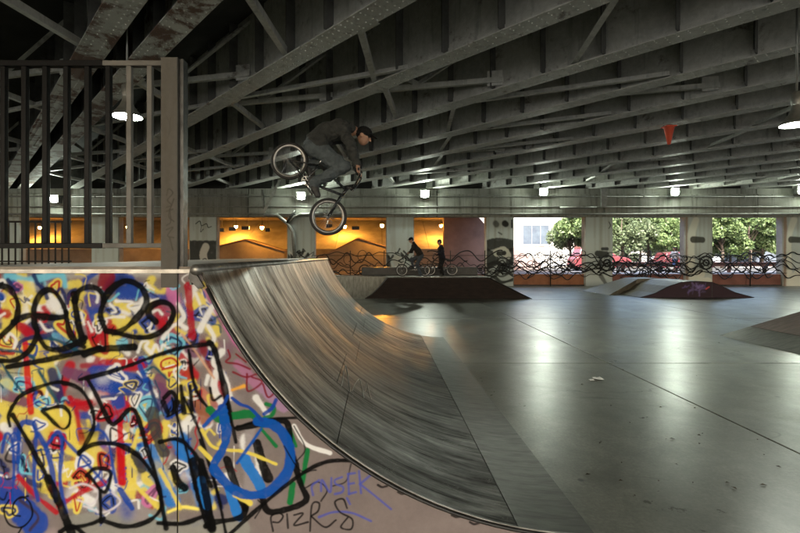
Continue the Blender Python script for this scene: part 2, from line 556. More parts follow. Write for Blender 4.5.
# ------------------------------------------------------------------ painting: strokes rasterised to a colour attribute
class Canvas:
    "spray-paint strokes composited on a grid in photo-pixel units of the painted plane"
    def __init__(self, x0, x1, y0, y1, step, base, seed=3):
        self.x0, self.y0, self.st = x0, y0, step
        self.nx, self.ny = int((x1 - x0) / step) + 2, int((y1 - y0) / step) + 2
        self.img = np.empty((self.ny, self.nx, 3))
        self.img[:] = s2l(base)
        self.r = np.random.default_rng(seed)
        n = 0
        for k, a in ((6, .5), (14, .3), (40, .2)):
            n = n + a * self.lowres(k)
        self.nz = n
        self.fine = self.r.normal(size=(self.ny, self.nx))
    def lowres(self, k):
        g = self.r.random((int(self.ny / k) + 3, int(self.nx / k) + 3))
        yy, xx = np.arange(self.ny) / k, np.arange(self.nx) / k
        iy, ix = yy.astype(int), xx.astype(int)
        fy, fx = (yy - iy)[:, None], (xx - ix)[None]
        fy, fx = fy * fy * (3 - 2 * fy), fx * fx * (3 - 2 * fx)
        a, b = g[iy][:, ix], g[iy][:, ix + 1]
        c, d = g[iy + 1][:, ix], g[iy + 1][:, ix + 1]
        return (a * (1 - fx) + b * fx) * (1 - fy) + (c * (1 - fx) + d * fx) * fy
    def stroke(self, col, w, pts, soft=1.0, op=.96, spray=0.0, jit=.12, curve=True):
        st = self.st
        P = catmull(pts, max(.6, w * .25)) if curve else np.array(pts, float)
        if len(P) == 1:
            P = np.vstack([P, P + .01])
        rad = w / 2 * (1 + jit * np.interp(np.arange(len(P)), np.arange(0, len(P) + 8, 8)[:len(np.arange(0, len(P) + 8, 8))],
                                          self.r.normal(size=len(np.arange(0, len(P) + 8, 8)))))
        pad = w / 2 + soft * 2 + spray * 3 + 2
        i0 = max(0, int((P[:, 0].min() - pad - self.x0) / st)); i1 = min(self.nx, int((P[:, 0].max() + pad - self.x0) / st) + 2)
        j0 = max(0, int((P[:, 1].min() - pad - self.y0) / st)); j1 = min(self.ny, int((P[:, 1].max() + pad - self.y0) / st) + 2)
        if i0 >= i1 or j0 >= j1:
            return
        D = np.full((j1 - j0, i1 - i0), 1e9)
        for k in range(len(P)):
            a = max(0, int((P[k, 0] - pad - self.x0) / st) - i0); b = min(i1 - i0, int((P[k, 0] + pad - self.x0) / st) + 2 - i0)
            c = max(0, int((P[k, 1] - pad - self.y0) / st) - j0); d = min(j1 - j0, int((P[k, 1] + pad - self.y0) / st) + 2 - j0)
            if a >= b or c >= d:
                continue
            X = self.x0 + (np.arange(a, b) + i0) * st - P[k, 0]
            Y = self.y0 + (np.arange(c, d) + j0) * st - P[k, 1]
            dd = np.sqrt(X[None] ** 2 + Y[:, None] ** 2) - rad[k]
            sub = D[c:d, a:b]
            np.minimum(sub, dd, out=sub)
        nz = self.nz[j0:j1, i0:i1] - .5
        D = D + nz * min(3, w * .22)
        al = np.clip(.5 - D / (2 * max(soft, .3)), 0, 1)
        al = al * al * (3 - 2 * al) * op
        al *= np.clip(1.03 + nz * .35, 0, 1)
        if spray:
            sp = np.exp(-np.clip(D, 0, None) / spray) * .35
            al = np.maximum(al, sp * (self.fine[j0:j1, i0:i1] > .2))
        self.img[j0:j1, i0:i1] = self.img[j0:j1, i0:i1] * (1 - al[..., None]) + s2l(col) * al[..., None]
    def sample(self, X, Y):
        u = np.clip((X - self.x0) / self.st, 0, self.nx - 1.001)
        v = np.clip((Y - self.y0) / self.st, 0, self.ny - 1.001)
        i, j = u.astype(int), v.astype(int)
        fu, fv = (u - i)[..., None], (v - j)[..., None]
        I = self.img
        return (I[j, i] * (1 - fu) + I[j, i + 1] * fu) * (1 - fv) + (I[j + 1, i] * (1 - fu) + I[j + 1, i + 1] * fu) * fv

def painted_sheet(name, X, Y, Z, colr, mat, parent, gain=1.0):
    "grid mesh (2D arrays of world positions) with a point colour attribute"
    nr, nc = X.shape
    co = np.stack([X, Y, Z], -1).reshape(-1, 3)
    idx = np.arange(nr * nc).reshape(nr, nc)
    q = np.stack([idx[:-1, :-1], idx[:-1, 1:], idx[1:, 1:], idx[1:, :-1]], -1).reshape(-1, 4)
    me = bpy.data.meshes.new(name)
    me.vertices.add(len(co))
    me.vertices.foreach_set("co", co.astype(np.float32).ravel())
    me.loops.add(q.size)
    me.loops.foreach_set("vertex_index", q.astype(np.int32).ravel())
    me.polygons.add(len(q))
    me.polygons.foreach_set("loop_start", np.arange(0, q.size, 4, dtype=np.int32))
    me.polygons.foreach_set("loop_total", np.full(len(q), 4, dtype=np.int32))
    a = me.attributes.new("paint", 'FLOAT_COLOR', 'POINT')
    rgba = np.ones((len(co), 4), np.float32)
    rgba[:, :3] = np.clip(colr.reshape(-1, 3), 0, 1) * gain
    a.data.foreach_set("color", rgba.ravel())
    me.update(calc_edges=True)
    me.validate()
    return mkobj(name, me, mat, parent)

# ================================================================== SETTING
PD = 26.5                       # depth of the pier's front face
SP = F / PD                     # px per metre there
SK = (CX + 40) / F              # girder skew: x falls by SK per metre of depth
ZF = 5.48                       # underside of the girders

g = MB().add([(-400, -60, -.06), (400, -60, -.06), (400, 600, -.06), (-400, 600, -.06)], [(0, 1, 2, 3)]).build("ground", M_GROUND)
kind(g, "structure")
fl = MB().box2((-32, -9, -.05), (36, PD + 1.2, -.022)).build("skatepark_floor", M_DIRT)
kind(fl, "structure")
XJ = [3.7 + 6.1 * k for k in range(-6, 6)]
YJ = [-8.6, -3.2, 2.2, 7.6, 13.0, 18.4, 22.8, PD + 1.15]
for i in range(len(XJ) - 1):
    for j in range(len(YJ) - 1):
        x0, x1, y0, y1 = XJ[i] + .008, XJ[i + 1] - .008, YJ[j] + .008, YJ[j + 1] - .008
        dz = random.uniform(-.0015, .0015)
        b = .006
        m = MB()
        m.add([(x0, y0, -.03), (x1, y0, -.03), (x1, y1, -.03), (x0, y1, -.03),
               (x0, y0, dz - b), (x1, y0, dz - b), (x1, y1, dz - b), (x0, y1, dz - b),
               (x0 + b, y0 + b, dz), (x1 - b, y0 + b, dz), (x1 - b, y1 - b, dz), (x0 + b, y1 - b, dz)],
              [(0, 1, 5, 4), (1, 2, 6, 5), (2, 3, 7, 6), (3, 0, 4, 7), (4, 5, 9, 8), (5, 6, 10, 9), (6, 7, 11, 10), (7, 4, 8, 11), (8, 9, 10, 11)])
        m.build("floor_slab", M_FLOOR, fl)

# street level behind the pier
ST = .52
o = MB().box2((-60, PD + .43, -.04), (14, 60, ST - .01)).build("back_bay_ground", M_ABUT2); kind(o, "structure")
o = MB().box2((14.004, PD + .43, -.04), (90, 30.6, ST)).build("red_paving_strip", M_BRICKPAVE); kind(o, "structure")
o = MB().box2((14.004, 30.604, -.04), (90, 36, ST + .004)).build("pavement", M_PAVE); kind(o, "structure")
o = MB().box2((14.004, 36.004, -.04), (90, 50, ST - .1)).build("road", M_ROAD); kind(o, "structure")
o = MB().box2((14.004, 50.004, -.04), (90, 110, ST + .02)).build("far_pavement", M_PAVE); kind(o, "structure")

# ------------------------------------------------------------------ pier
CW, CDEP = 1.58, .46
CXS = [(-21.1) + 5.6 * k for k in range(0, 11)]
CXS = [(c - CX) / SP for c in (6, 105, 203, 301, 400, 500, 599, 699, 797, 895)]
ZC = CH + 38 / SP               # underside of cap
ZT = CH + 66.5 / SP             # top of cap
pier = thing("bridge_pier", "long grey concrete pier of square columns under a deep stained cap beam", "bridge pier", (0, PD + .5, 0))

def column_canvas(seed, style):
    c = Canvas(0, 160, 0, 392, 2.4, (192, 203, 203), seed)          # units: cm, y from the top down
    r = np.random.default_rng(seed)
    for k in range(9):
        x = r.uniform(0, 160)
        c.stroke((150, 150, 138), r.uniform(4, 12), [(x, 0), (x + r.uniform(-4, 4), r.uniform(60, 300))], 8, .35)
    if style == "dark":
        c.stroke((38, 38, 38), 120, [(-10, 190), (170, 190)], 4, .92)
        c.stroke((38, 38, 38), 120, [(-10, 300), (170, 300)], 4, .92)
        c.stroke((205, 205, 200), 46, [(95, 170), (80, 215), (100, 300), (70, 345)], 4)
        c.stroke((60, 60, 60), 7, [(60, 250), (95, 235), (110, 280), (90, 330)], 2)
        c.stroke((30, 30, 30), 5, [(35, 40), (60, 25), (70, 50), (100, 40), (110, 60), (130, 55)], 1.5)
        c.stroke((30, 30, 30), 4, [(70, 50), (65, 85), (80, 70)], 1.5)
    elif style == "mask":
        c.stroke((70, 70, 66), 34, [(52, 38), (58, 44)], 6, .8)
        c.stroke((22, 22, 22), 40, [(108, 38), (114, 42)], 5, .95)
        c.stroke((60, 60, 58), 10, [(70, 88), (88, 98)], 4, .8)
        c.stroke((40, 42, 40), 60, [(-10, 165), (60, 150), (170, 165)], 4, .92)
        c.stroke((40, 42, 40), 70, [(-5, 220), (30, 240), (-5, 260)], 4, .92)
        c.stroke((40, 42, 40), 50, [(150, 200), (140, 250)], 4, .92)
        c.stroke((205, 208, 198), 52, [(60, 200), (100, 190), (120, 215)], 3)
        c.stroke((30, 30, 30), 26, [(70, 205), (104, 203)], 3)
        for k in range(7):
            y = 255 + k * 17
            c.stroke((45, 48, 44), r.uniform(7, 16), [(-10, y + r.uniform(-12, 12)), (45, y + r.uniform(-30, 30)), (90, y + r.uniform(-30, 30)), (170, y + r.uniform(-20, 20))], 2, .9)
        c.stroke((45, 48, 44), 9, [(60, 260), (95, 245), (115, 275), (90, 300), (66, 285)], 2)
        c.stroke((20, 20, 20), 10, [(150, 20), (150, 60)], 2)
    elif style == "splat":
        c.stroke((190, 192, 186), 60, [(60, 240), (110, 300)], 8, .9)
        for k in range(26):
            x, y = r.uniform(10, 150), r.uniform(200, 380)
            c.stroke((35, 36, 36) if k % 3 else (215, 215, 210), r.uniform(4, 16), [(x, y), (x + r.uniform(-25, 25), y + r.uniform(-30, 30)), (x + r.uniform(-30, 30), y + r.uniform(-25, 35))], 2, .9)
        c.stroke((45, 45, 44), 50, [(-8, 230), (8, 320), (-5, 400)], 6, .9)
    elif style == "wheel":
        c.stroke((48, 52, 50), 34, [(70, 205), (122, 212)], 3, .92)
        c.stroke((30, 34, 40), 16, [(100, 180), (128, 180)], 3, .9)
        c.stroke((70, 70, 66), 6, [(140, 30), (148, 50), (138, 66)], 2)
        c.stroke((48, 50, 48), 22, [(90, 330), (130, 390)], 4, .7)
    elif style == "arch":
        c.stroke((150, 120, 98), 46, [(-6, 0), (-2, 390)], 5, .8)  # left strip: brown shade of the column's side put into the colour
        c.stroke((225, 228, 218), 40, [(60, 20), (36, 90), (30, 180), (36, 390)], 6, .9)
        c.stroke((52, 52, 44), 32, [(44, 128), (100, 130)], 3, .9)
        c.stroke((225, 228, 218), 60, [(90, 320), (60, 370), (130, 372)], 4, .9)
    elif style == "tagged":
        c.stroke((70, 100, 150), 6, [(30, 330), (60, 300), (80, 330), (110, 300), (130, 335)], 2)
        c.stroke((60, 60, 60), 5, [(60, 372), (75, 345), (95, 372), (130, 350)], 2)
        c.stroke((60, 100, 150), 10, [(20, 280), (70, 285)], 3)
    return c

styles = ["plain", "tagged", "dark", "splat", "splat", "mask", "wheel", "arch", "arch", "plain"]
YG, XG = np.meshgrid(np.linspace(0, 390, 164), np.linspace(0, 158, 67), indexing='ij')
for k, cxm in enumerate(CXS):
    x0, x1 = cxm - CW / 2, cxm + CW / 2
    ch = .05
    m = MB()
    poly = [(x0 + ch, PD), (x1 - ch, PD), (x1, PD + ch), (x1, PD + CDEP), (x0, PD + CDEP), (x0, PD + ch)]
    n = len(poly)
    m.add([(x, y, -.03) for x, y in poly] + [(x, y, ZC + .02) for x, y in poly],
          [(i, (i + 1) % n, (i + 1) % n + n, i + n) for i in range(n) if i != 0])
    col = m.build("column", M_CONC, pier)
    c = column_canvas(50 + k, styles[k])
    Xw = x0 + ch + XG / 158 * (x1 - x0 - 2 * ch)
    Zw = ZC + .02 - YG / 390 * (ZC + .05)
    painted_sheet("painted_face", Xw, np.full_like(Xw, PD), Zw, c.sample(XG, YG), M_MURAL, col)

# cap beam in cast segments with open joints
segs = [-32, -16.6, -7.4, 3.2, 12.6, 21.2, 31]
for a, b in zip(segs[:-1], segs[1:]):
    m = MB()
    a2, b2 = a + .02, b - .02
    m.box2((a2, PD - .12, ZC), (b2, PD + CDEP + .1, ZT - .32))
    m.box2((a2, PD - .03, ZT - .318), (b2, PD + CDEP, ZT))
    m.build("cap_beam", M_CAP, pier, bevel=.02)
for z, r in ((ZT - .47, .035), (ZC + .56, .03), (ZC + .16, .05)):
    MB().tube([(-31, PD - .12 - r, z), (31, PD - .12 - r, z)], r, 8).build("conduit", M_GALV, pier, smooth=True)
for x in np.arange(-30, 31, 2.8):
    zz = ZT - .47
    MB().box((x, PD - .15, zz), (.06, .1, .14)).build("conduit_clip", M_GALV, pier)
# low wall between the columns
for k in range(len(CXS) - 1):
    a, b = CXS[k] + CW / 2, CXS[k + 1] - CW / 2
    mt = M_ORWALL if k == 5 else M_REDWALL
    if k < 4:
        mt = M_ABUT2
    mid = (a + b) / 2
    lw = thing("low_wall", ["low dark concrete wall in the far left bay of the pier", "low dark concrete wall in the pier bay seen through the beige bars",
        "low dark concrete wall behind the tall ramp's platform", "low dark concrete wall under the flying rider's front wheel", "low reddish wall behind the two riders on the box",
        "low orange brown wall in front of the pale house with the wide window", "low red wall below the pedestrian in the white shirt", "low red wall in the rightmost open bay of the pier", "low red wall beyond the right edge column"][k], "low wall", (mid, PD + .3, 0), "low walls between the pier columns")
    hgt = .66 if k >= 4 else .62
    MB().box2((a + .003, PD + .14, -.03), (mid - .012, PD + .42, hgt)).build("wall_panel", mt, lw, bevel=.012)
    MB().box2((mid + .012, PD + .14, -.03), (b - .003, PD + .42, hgt)).build("wall_panel", mt, lw, bevel=.012)
    MB().box2((a + .003, PD + .1, -.03), (b - .003, PD + .138, .07)).build("base_strip", M_LEDGE, lw)

# ------------------------------------------------------------------ steel viaduct overhead
via = thing("steel_viaduct", "dark grey riveted steel girders and bracing of the viaduct overhead", "viaduct", (0, PD + .5, ZT))
GX = [-6.3, -3.4, -.5, 2.43, 3.53, 6.4, 9.3, 12.35, 15.2, 17.8, 20.4, 23.5, 26.6, 29.8] + [29.8 + 2.95 * k for k in range(1, 9)]
GY0, GY1 = -19.0, 28.2
GH = 1.55                                            # girder depth
dirv = Vector((-SK, 1, 0)).normalized()
nrm = Vector((dirv.y, -dirv.x, 0))                   # to the right of the girder
LPY = 1 / dirv.y
def gpt(X0, y, off=0, z=0):
    p = Vector((X0 - SK * y, y, z))
    return p + nrm * off
rotg = Matrix((dirv, nrm, Vector((0, 0, 1)))).transposed()
stiff_me = {}
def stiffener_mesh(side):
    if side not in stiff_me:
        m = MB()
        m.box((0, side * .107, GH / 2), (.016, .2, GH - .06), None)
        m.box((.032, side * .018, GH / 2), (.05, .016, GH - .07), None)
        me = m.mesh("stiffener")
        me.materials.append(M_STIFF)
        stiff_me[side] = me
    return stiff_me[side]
rivet = [(.016, .0), (.012, -.011), (0.0001, -.015)]
for gi, X0 in enumerate(GX):
    ye = GY1
    ys = max(GY0, .50 * X0 - 3)
    a, b = gpt(X0, ys), gpt(X0, ye)
    mt = M_RUSTY if gi in (3, 4) else M_STEEL
    fw = .48 if gi in (3, 4) else .44
    m = MB()
    m.bar(a + Vector((0, 0, ZF + GH / 2 + .01)), b + Vector((0, 0, ZF + GH / 2 + .01)), .014, GH)
    gd = m.build("girder", mt, via)
    # bottom flange: cover plate and two angles
    m = MB()
    m.bar(a + Vector((0, 0, ZF + .012)), b + Vector((0, 0, ZF + .012)), fw, .024)
    for s in (-1, 1):
        o = nrm * (s * .088)
        m.bar(a + o + Vector((0, 0, ZF + .034)), b + o + Vector((0, 0, ZF + .034)), .155, .018)
        o = nrm * (s * .018)
        m.bar(a + o + Vector((0, 0, ZF + .12)), b + o + Vector((0, 0, ZF + .12)), .018, .15)
    m.build("bottom_flange", mt, gd)
    # rivets
    m = MB()
    y_lo = max(5.2, .54 * X0)
    y_hi = min(ye, max(16, y_lo + 9)) if gi < 12 else ye
    if y_hi > y_lo and X0 > 1:
        stp = .17 if gi < 9 else .26
        yv = y_lo
        while yv < y_hi:
            for off in (-.155, -.07, .07, .155):
                m.lathe(rivet, gpt(X0, yv, off * fw / .4, ZF), 5)
            m.lathe([(.016, 0), (.011, .011), (.0001, .014)], gpt(X0, yv, 0, ZF + .14) - nrm * .027, 5)
            yv += stp / LPY
        kind(m.build("rivets", mt, gd), "stuff")
    # stiffeners on the web
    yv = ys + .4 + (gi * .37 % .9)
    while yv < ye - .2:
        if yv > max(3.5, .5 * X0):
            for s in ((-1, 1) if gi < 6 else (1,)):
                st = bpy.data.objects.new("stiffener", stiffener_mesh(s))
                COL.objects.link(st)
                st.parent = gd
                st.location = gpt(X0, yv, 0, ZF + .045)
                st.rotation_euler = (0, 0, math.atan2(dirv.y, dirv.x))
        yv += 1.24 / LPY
# lateral and cross bracing
for gi in range(len(GX) - 1):
    if gi == 3:
        continue
    X0, X1 = GX[gi], GX[gi + 1]
    step = 2.55
    y0 = 5.6 + (gi * 1.37) % 2.4
    k = 0
    skip = (gi * 2) % 3
    while y0 < PD - 1.5:
        y1 = y0 + step / LPY * 1.0
        inv = (X0 + X1) / 2
        if y0 > .46 * inv - 1 and inv > 0:
            z = ZF + .075
            if (gi < 6) or (gi < 9 and (k + skip) % 3 != 2) or (k + skip) % 3 == 0:
                p, q = gpt(X0, y0, .1, z), gpt(X1, y1 + .9, -.1, z)
                MB().angle(p, q, .11, .014).build("lateral_brace", M_STEEL, via)
                if (k + gi) % 2 == 0:
                    p, q = gpt(X0, y0 + .08, .12, z + .002), gpt(X1, y0 - 1.75, -.1, z + .002)
                    MB().angle(p, q, .11, .014, flip=-1).build("lateral_brace", M_STEEL, via)
                MB().box(gpt(X0, y0, .17, ZF + .056), (.52, .36, .014), rotg).build("gusset_plate", M_STEEL, via)
            if k % 2 == 1 and (gi < 7 or (k + gi) % 3 == 0):
                # vertical cross frame
                yc = y0 + 1.15
                A = gpt(X0, yc, .012, ZF + .2); B_ = gpt(X1, yc - .9, -.012, ZF + .2)
                A2 = gpt(X0, yc, .012, ZF + GH - .15); B2 = gpt(X1, yc - .9, -.012, ZF + GH - .15)
                mid = (A + B_) / 2
                MB().angle(A, B_, .1, .014).build("cross_frame_strut", M_STEEL, via)
                dxy = (B_ - A).normalized()
                for e_, q_ in ((A, 1), (B_, -1)):
                    MB().bar(e_ + dxy * (q_ * .02) + Vector((0, 0, .1)), e_ + dxy * (q_ * .36) + Vector((0, 0, .1)), .012, .34).build("gusset_plate", M_STEEL, via)
                MB().angle(A2, mid + Vector((0, 0, .06)), .09, .014).build("cross_frame_diagonal", M_STEEL, via)
                MB().angle(B2, mid + Vector((0, 0, .062)), .09, .014).build("cross_frame_diagonal", M_STEEL, via)
        y0 = y0 + 2 * step / LPY
        k += 1
m = MB()
zt = ZF + GH + .02
m.box2((-60, GY0, zt), (60, PD + 2.2, zt + .3))
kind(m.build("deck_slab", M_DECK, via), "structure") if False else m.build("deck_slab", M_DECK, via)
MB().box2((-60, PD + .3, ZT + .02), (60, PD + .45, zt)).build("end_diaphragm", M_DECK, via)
# haunches between girders give the soffit some relief
for gi in range(4, len(GX) - 1, 1):
    X = (GX[gi] + GX[gi + 1]) / 2
    ys = max(GY0, .5 * X - 3)
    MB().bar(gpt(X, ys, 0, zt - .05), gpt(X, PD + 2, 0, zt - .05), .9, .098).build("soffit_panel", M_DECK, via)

# ------------------------------------------------------------------ bay behind the pier (sodium-lit)
AB = 40.0
bw = thing("abutment", "orange lit concrete abutment wall and slope behind the pier", "abutment", (-18, AB, ST))
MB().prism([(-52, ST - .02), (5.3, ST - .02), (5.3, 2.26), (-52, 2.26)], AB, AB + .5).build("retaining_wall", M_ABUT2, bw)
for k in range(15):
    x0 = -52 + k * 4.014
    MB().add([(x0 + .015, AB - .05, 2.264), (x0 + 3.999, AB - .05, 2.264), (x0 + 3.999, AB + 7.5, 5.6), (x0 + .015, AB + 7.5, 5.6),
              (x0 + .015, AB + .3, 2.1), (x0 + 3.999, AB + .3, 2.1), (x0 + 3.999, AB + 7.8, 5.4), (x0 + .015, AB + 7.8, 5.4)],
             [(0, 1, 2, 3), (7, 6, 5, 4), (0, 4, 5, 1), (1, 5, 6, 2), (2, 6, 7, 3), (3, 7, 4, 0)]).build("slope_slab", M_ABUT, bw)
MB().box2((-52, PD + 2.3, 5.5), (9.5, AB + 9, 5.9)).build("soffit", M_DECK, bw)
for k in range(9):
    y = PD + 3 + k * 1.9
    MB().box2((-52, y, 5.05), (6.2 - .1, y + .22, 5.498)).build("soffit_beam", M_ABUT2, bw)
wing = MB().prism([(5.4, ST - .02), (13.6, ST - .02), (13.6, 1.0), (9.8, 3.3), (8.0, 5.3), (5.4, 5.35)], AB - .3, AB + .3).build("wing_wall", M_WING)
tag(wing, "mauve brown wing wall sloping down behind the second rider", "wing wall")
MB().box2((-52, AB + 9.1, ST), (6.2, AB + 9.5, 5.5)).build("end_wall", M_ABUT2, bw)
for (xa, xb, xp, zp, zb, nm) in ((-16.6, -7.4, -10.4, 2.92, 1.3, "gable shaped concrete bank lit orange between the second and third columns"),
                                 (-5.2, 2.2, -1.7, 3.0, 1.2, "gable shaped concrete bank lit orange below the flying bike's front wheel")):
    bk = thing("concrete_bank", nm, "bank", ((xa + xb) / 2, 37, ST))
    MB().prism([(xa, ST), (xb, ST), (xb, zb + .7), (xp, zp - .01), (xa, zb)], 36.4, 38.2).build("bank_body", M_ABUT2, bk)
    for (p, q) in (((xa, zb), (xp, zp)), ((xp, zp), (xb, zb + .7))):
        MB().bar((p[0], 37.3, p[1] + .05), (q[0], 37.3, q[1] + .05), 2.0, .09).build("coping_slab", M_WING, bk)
# back columns of the bay
for k, x in enumerate((-25.5, -14.2, -3.3)):
    pass

# ================================================================== MAIN QUARTER PIPE
QY0, QY1 = 2.94, 9.95
S0 = F / QY0
XC, RR, HZ = 1.34, 2.66, 1.665
def arcz(x):
    return RR - math.sqrt(max(0, RR * RR - (XC - x) ** 2))
XL = XC - math.sqrt(RR * RR - (RR - HZ) ** 2)       # lip
qp = thing("quarter_pipe", "tall steel faced quarter pipe ramp with graffiti covered side", "ramp", (0, QY0, 0))

Yc = (222, 203, 88); Rc = (172, 18, 34); Bc = (22, 66, 156); DB = (26, 40, 92); Wc = (226, 226, 226); K = (4, 4, 5)
PK = (196, 112, 164); MV = (112, 66, 100); LB = (112, 190, 216); Gc = (16, 112, 58); GR = (146, 138, 138); TL = (20, 74, 96); BR = (12, 78, 164); LBL = (36, 116, 196)
cv = Canvas(-62, 600, 262, 545, .6, (124, 114, 112), 5)
S = cv.stroke
for k in range(60):                                    # faint older coats
    x, y = cv.r.uniform(-60, 250), cv.r.uniform(270, 540)
    S([GR, (165, 150, 150), MV, (120, 112, 116), Wc][k % 5], cv.r.uniform(8, 22), [(x, y), (x + cv.r.uniform(-25, 25), y + cv.r.uniform(-20, 20))], 5, .55)
for k in range(26):
    x, y = cv.r.uniform(260, 590), cv.r.uniform(430, 540)
    S((112, 103, 102) if k % 2 else (134, 124, 122), cv.r.uniform(14, 30), [(x, y), (x + 20, y + cv.r.uniform(-8, 12))], 9, .35)
S((170, 168, 162), 12, [(60, 273), (168, 271)], 3, .8)
S(Wc, 4, [(130, 272), (162, 271)], 1)
fills = [
 (Yc, 24, [(8, 296), (12, 332)]), (Yc, 18, [(30, 288), (27, 314)]), (Wc, 14, [(22, 300), (24, 318)]), (Yc, 13, [(70, 285), (78, 284)]),
 (Yc, 42, [(2, 348), (40, 374)]), (Yc, 30, [(18, 362), (62, 346)]), (Yc, 15, [(88, 346), (118, 358)]), (Yc, 36, [(6, 396), (42, 424)]),
 (Yc, 36, [(48, 402), (76, 442)]), (Yc, 30, [(68, 432), (98, 462)]), (Yc, 24, [(58, 472), (88, 470)]), (Yc, 18, [(118, 320), (152, 336)]),
 (Yc, 15, [(140, 332), (166, 372)]), (Yc, 18, [(124, 432), (130, 502)]), (Yc, 15, [(146, 412), (164, 482)]), (Yc, 10, [(166, 424), (160, 460)]),
 (Yc, 8, [(150, 376), (178, 384), (192, 378)]), (Yc, 20, [(196, 302), (214, 330)]), (Wc, 16, [(64, 312), (56, 300)]), (Wc, 20, [(40, 312), (52, 300)]),
 (Yc, 12, [(36, 288), (42, 300)]), (Wc, 10, [(112, 308), (128, 312)]), (Yc, 10, [(118, 303), (130, 308)]),
 (Rc, 10, [(-2, 312), (7, 314)]), ((130, 22, 38), 18, [(108, 270), (106, 284)]), (Rc, 13, [(84, 314), (96, 336)]), (Rc, 12, [(108, 322), (112, 328)]),
 (Rc, 12, [(70, 366), (58, 404)]), (Rc, 11, [(70, 402), (86, 406)]), (Rc, 16, [(104, 366), (142, 364)]), (Rc, 18, [(104, 392), (132, 406)]),
 (Rc, 12, [(156, 304), (166, 326)]), (Rc, 16, [(174, 356), (192, 376)]), ((120, 30, 40), 18, [(204, 346), (216, 370)]), (Rc, 10, [(118, 418), (122, 482)]),
 (Rc, 8, [(76, 410), (82, 442)]), (Rc, 10, [(20, 326), (30, 334)]), (Rc, 8, [(44, 308), (48, 314)]), (MV, 14, [(50, 278), (58, 286)]),
 (Bc, 11, [(16, 288), (9, 274)]), (DB, 10, [(38, 276), (40, 290)]), (Bc, 18, [(92, 300), (97, 320)]), (Bc, 22, [(124, 294), (138, 290)]), (Bc, 12, [(150, 295), (170, 300)]),
 (DB, 20, [(52, 322), (72, 340)]), (Bc, 26, [(98, 378), (142, 386)]), (Bc, 18, [(112, 372), (118, 402)]), (DB, 10, [(52, 372), (60, 400)]), (MV, 16, [(66, 372), (84, 378)]),
 (Bc, 8, [(16, 430), (20, 472)]), (Bc, 30, [(-4, 484), (34, 522)]), (LBL, 20, [(146, 452), (172, 500)]), (LBL, 22, [(180, 440), (204, 500)]), (Bc, 14, [(135, 332), (140, 338)]),
 (DB, 12, [(0, 462), (6, 470)]), (MV, 12, [(0, 392), (24, 402)]), (LB, 9, [(8, 276), (34, 279), (60, 273)]), (LB, 6, [(48, 272), (62, 275), (65, 286)]), (LB, 9, [(54, 336), (76, 340)]),
 ((170, 104, 142), 12, [(208, 292), (226, 320)]), (PK, 9, [(226, 326), (242, 348)]), ((160, 128, 160), 18, [(260, 386), (284, 406)]), ((164, 112, 144), 11, [(238, 364), (256, 384)]), (PK, 10, [(168, 284), (174, 300)]),
 ((150, 90, 60), 14, [(196, 398), (206, 420)]), ((190, 110, 90), 10, [(200, 392), (215, 404)]), (MV, 18, [(160, 380), (166, 398)]), ((120, 110, 160), 12, [(150, 400), (164, 408)]),
 ((138, 138, 132), 34, [(78, 528), (150, 526)]), ((138, 138, 132), 26, [(150, 530), (240, 528)]), (GR, 18, [(96, 500), (140, 512)]), (Wc, 12, [(78, 494), (92, 502)]), (Wc, 14, [(246, 440), (256, 470)]), (Wc, 12, [(228, 478), (240, 496)]),
 (Wc, 10, [(196, 282), (188, 300)]), (GR, 16, [(250, 430), (250, 500)]),
]
for k in range(170):                                    # dense undercoat of old pieces
    x, y = cv.r.uniform(-60, 226), cv.r.uniform(283, 508)
    a_ = cv.r.uniform(0, 6.28); l_ = cv.r.uniform(5, 18)
    S([Yc, Wc, Rc, Bc, Yc, LB, Wc, MV, DB, (150, 40, 50), Yc][int(cv.r.integers(11))], cv.r.uniform(4, 11), [(x, y), (x + l_ * math.cos(a_), y + l_ * math.sin(a_)), (x + 1.6 * l_ * math.cos(a_ + .5), y + 1.6 * l_ * math.sin(a_ + .5))], 1.6, .9, spray=1.5)
for c, w, p in fills:
    S(c, w * .82, p, 1.8, .93, spray=2.0, jit=.22)
# smaller marks
r = cv.r
for k in range(46):                                     # soft faded clouds of colour
    x, y = r.uniform(-58, 228), r.uniform(282, 515)
    S([Yc, Rc, Bc, Wc, LB, MV, K, PK, Yc][int(r.integers(9))], r.uniform(5, 13), [(x, y), (x + r.uniform(-14, 14), y + r.uniform(-12, 12))], r.uniform(4, 8), r.uniform(.35, .7), spray=3)
for k in range(84):                                     # small outlined throw-up letters
    x, y = r.uniform(-55, 224), r.uniform(286, 508)
    sz_ = r.uniform(3.5, 9)
    ang_ = np.sort(r.uniform(0, 6.28, 6))
    lp_ = [(x + sz_ * r.uniform(.55, 1.2) * math.cos(t), y + sz_ * 1.15 * r.uniform(.55, 1.2) * math.sin(t)) for t in ang_]
    fc_, oc_ = [(Yc, DB), (Wc, Bc), (Rc, K), (Bc, K), (Yc, Rc), (LB, DB), (Wc, K), (PK, MV), (Yc, Bc)][int(r.integers(9))]
    S(fc_, sz_ * .95, lp_ + lp_[:1], 1.0, .92, spray=.8)
    S(oc_, r.uniform(1.3, 2.8), lp_ + lp_[:2], .6, .93, spray=.4)
    if k % 2:
        S(Wc, 1.3, [(lp_[0][0] * .6 + x * .4, lp_[0][1] * .6 + y * .4), (lp_[1][0] * .6 + x * .4, lp_[1][1] * .6 + y * .4)], .5, .95)
for k in range(44):                                     # drips
    x, y = r.uniform(-55, 240), r.uniform(290, 500)
    S([K, Rc, Bc, Wc, DB, Yc][int(r.integers(6))], r.uniform(.7, 1.3), [(x, y), (x + r.uniform(-.6, .6), y + r.uniform(8, 34))], .4, .85, jit=.25)
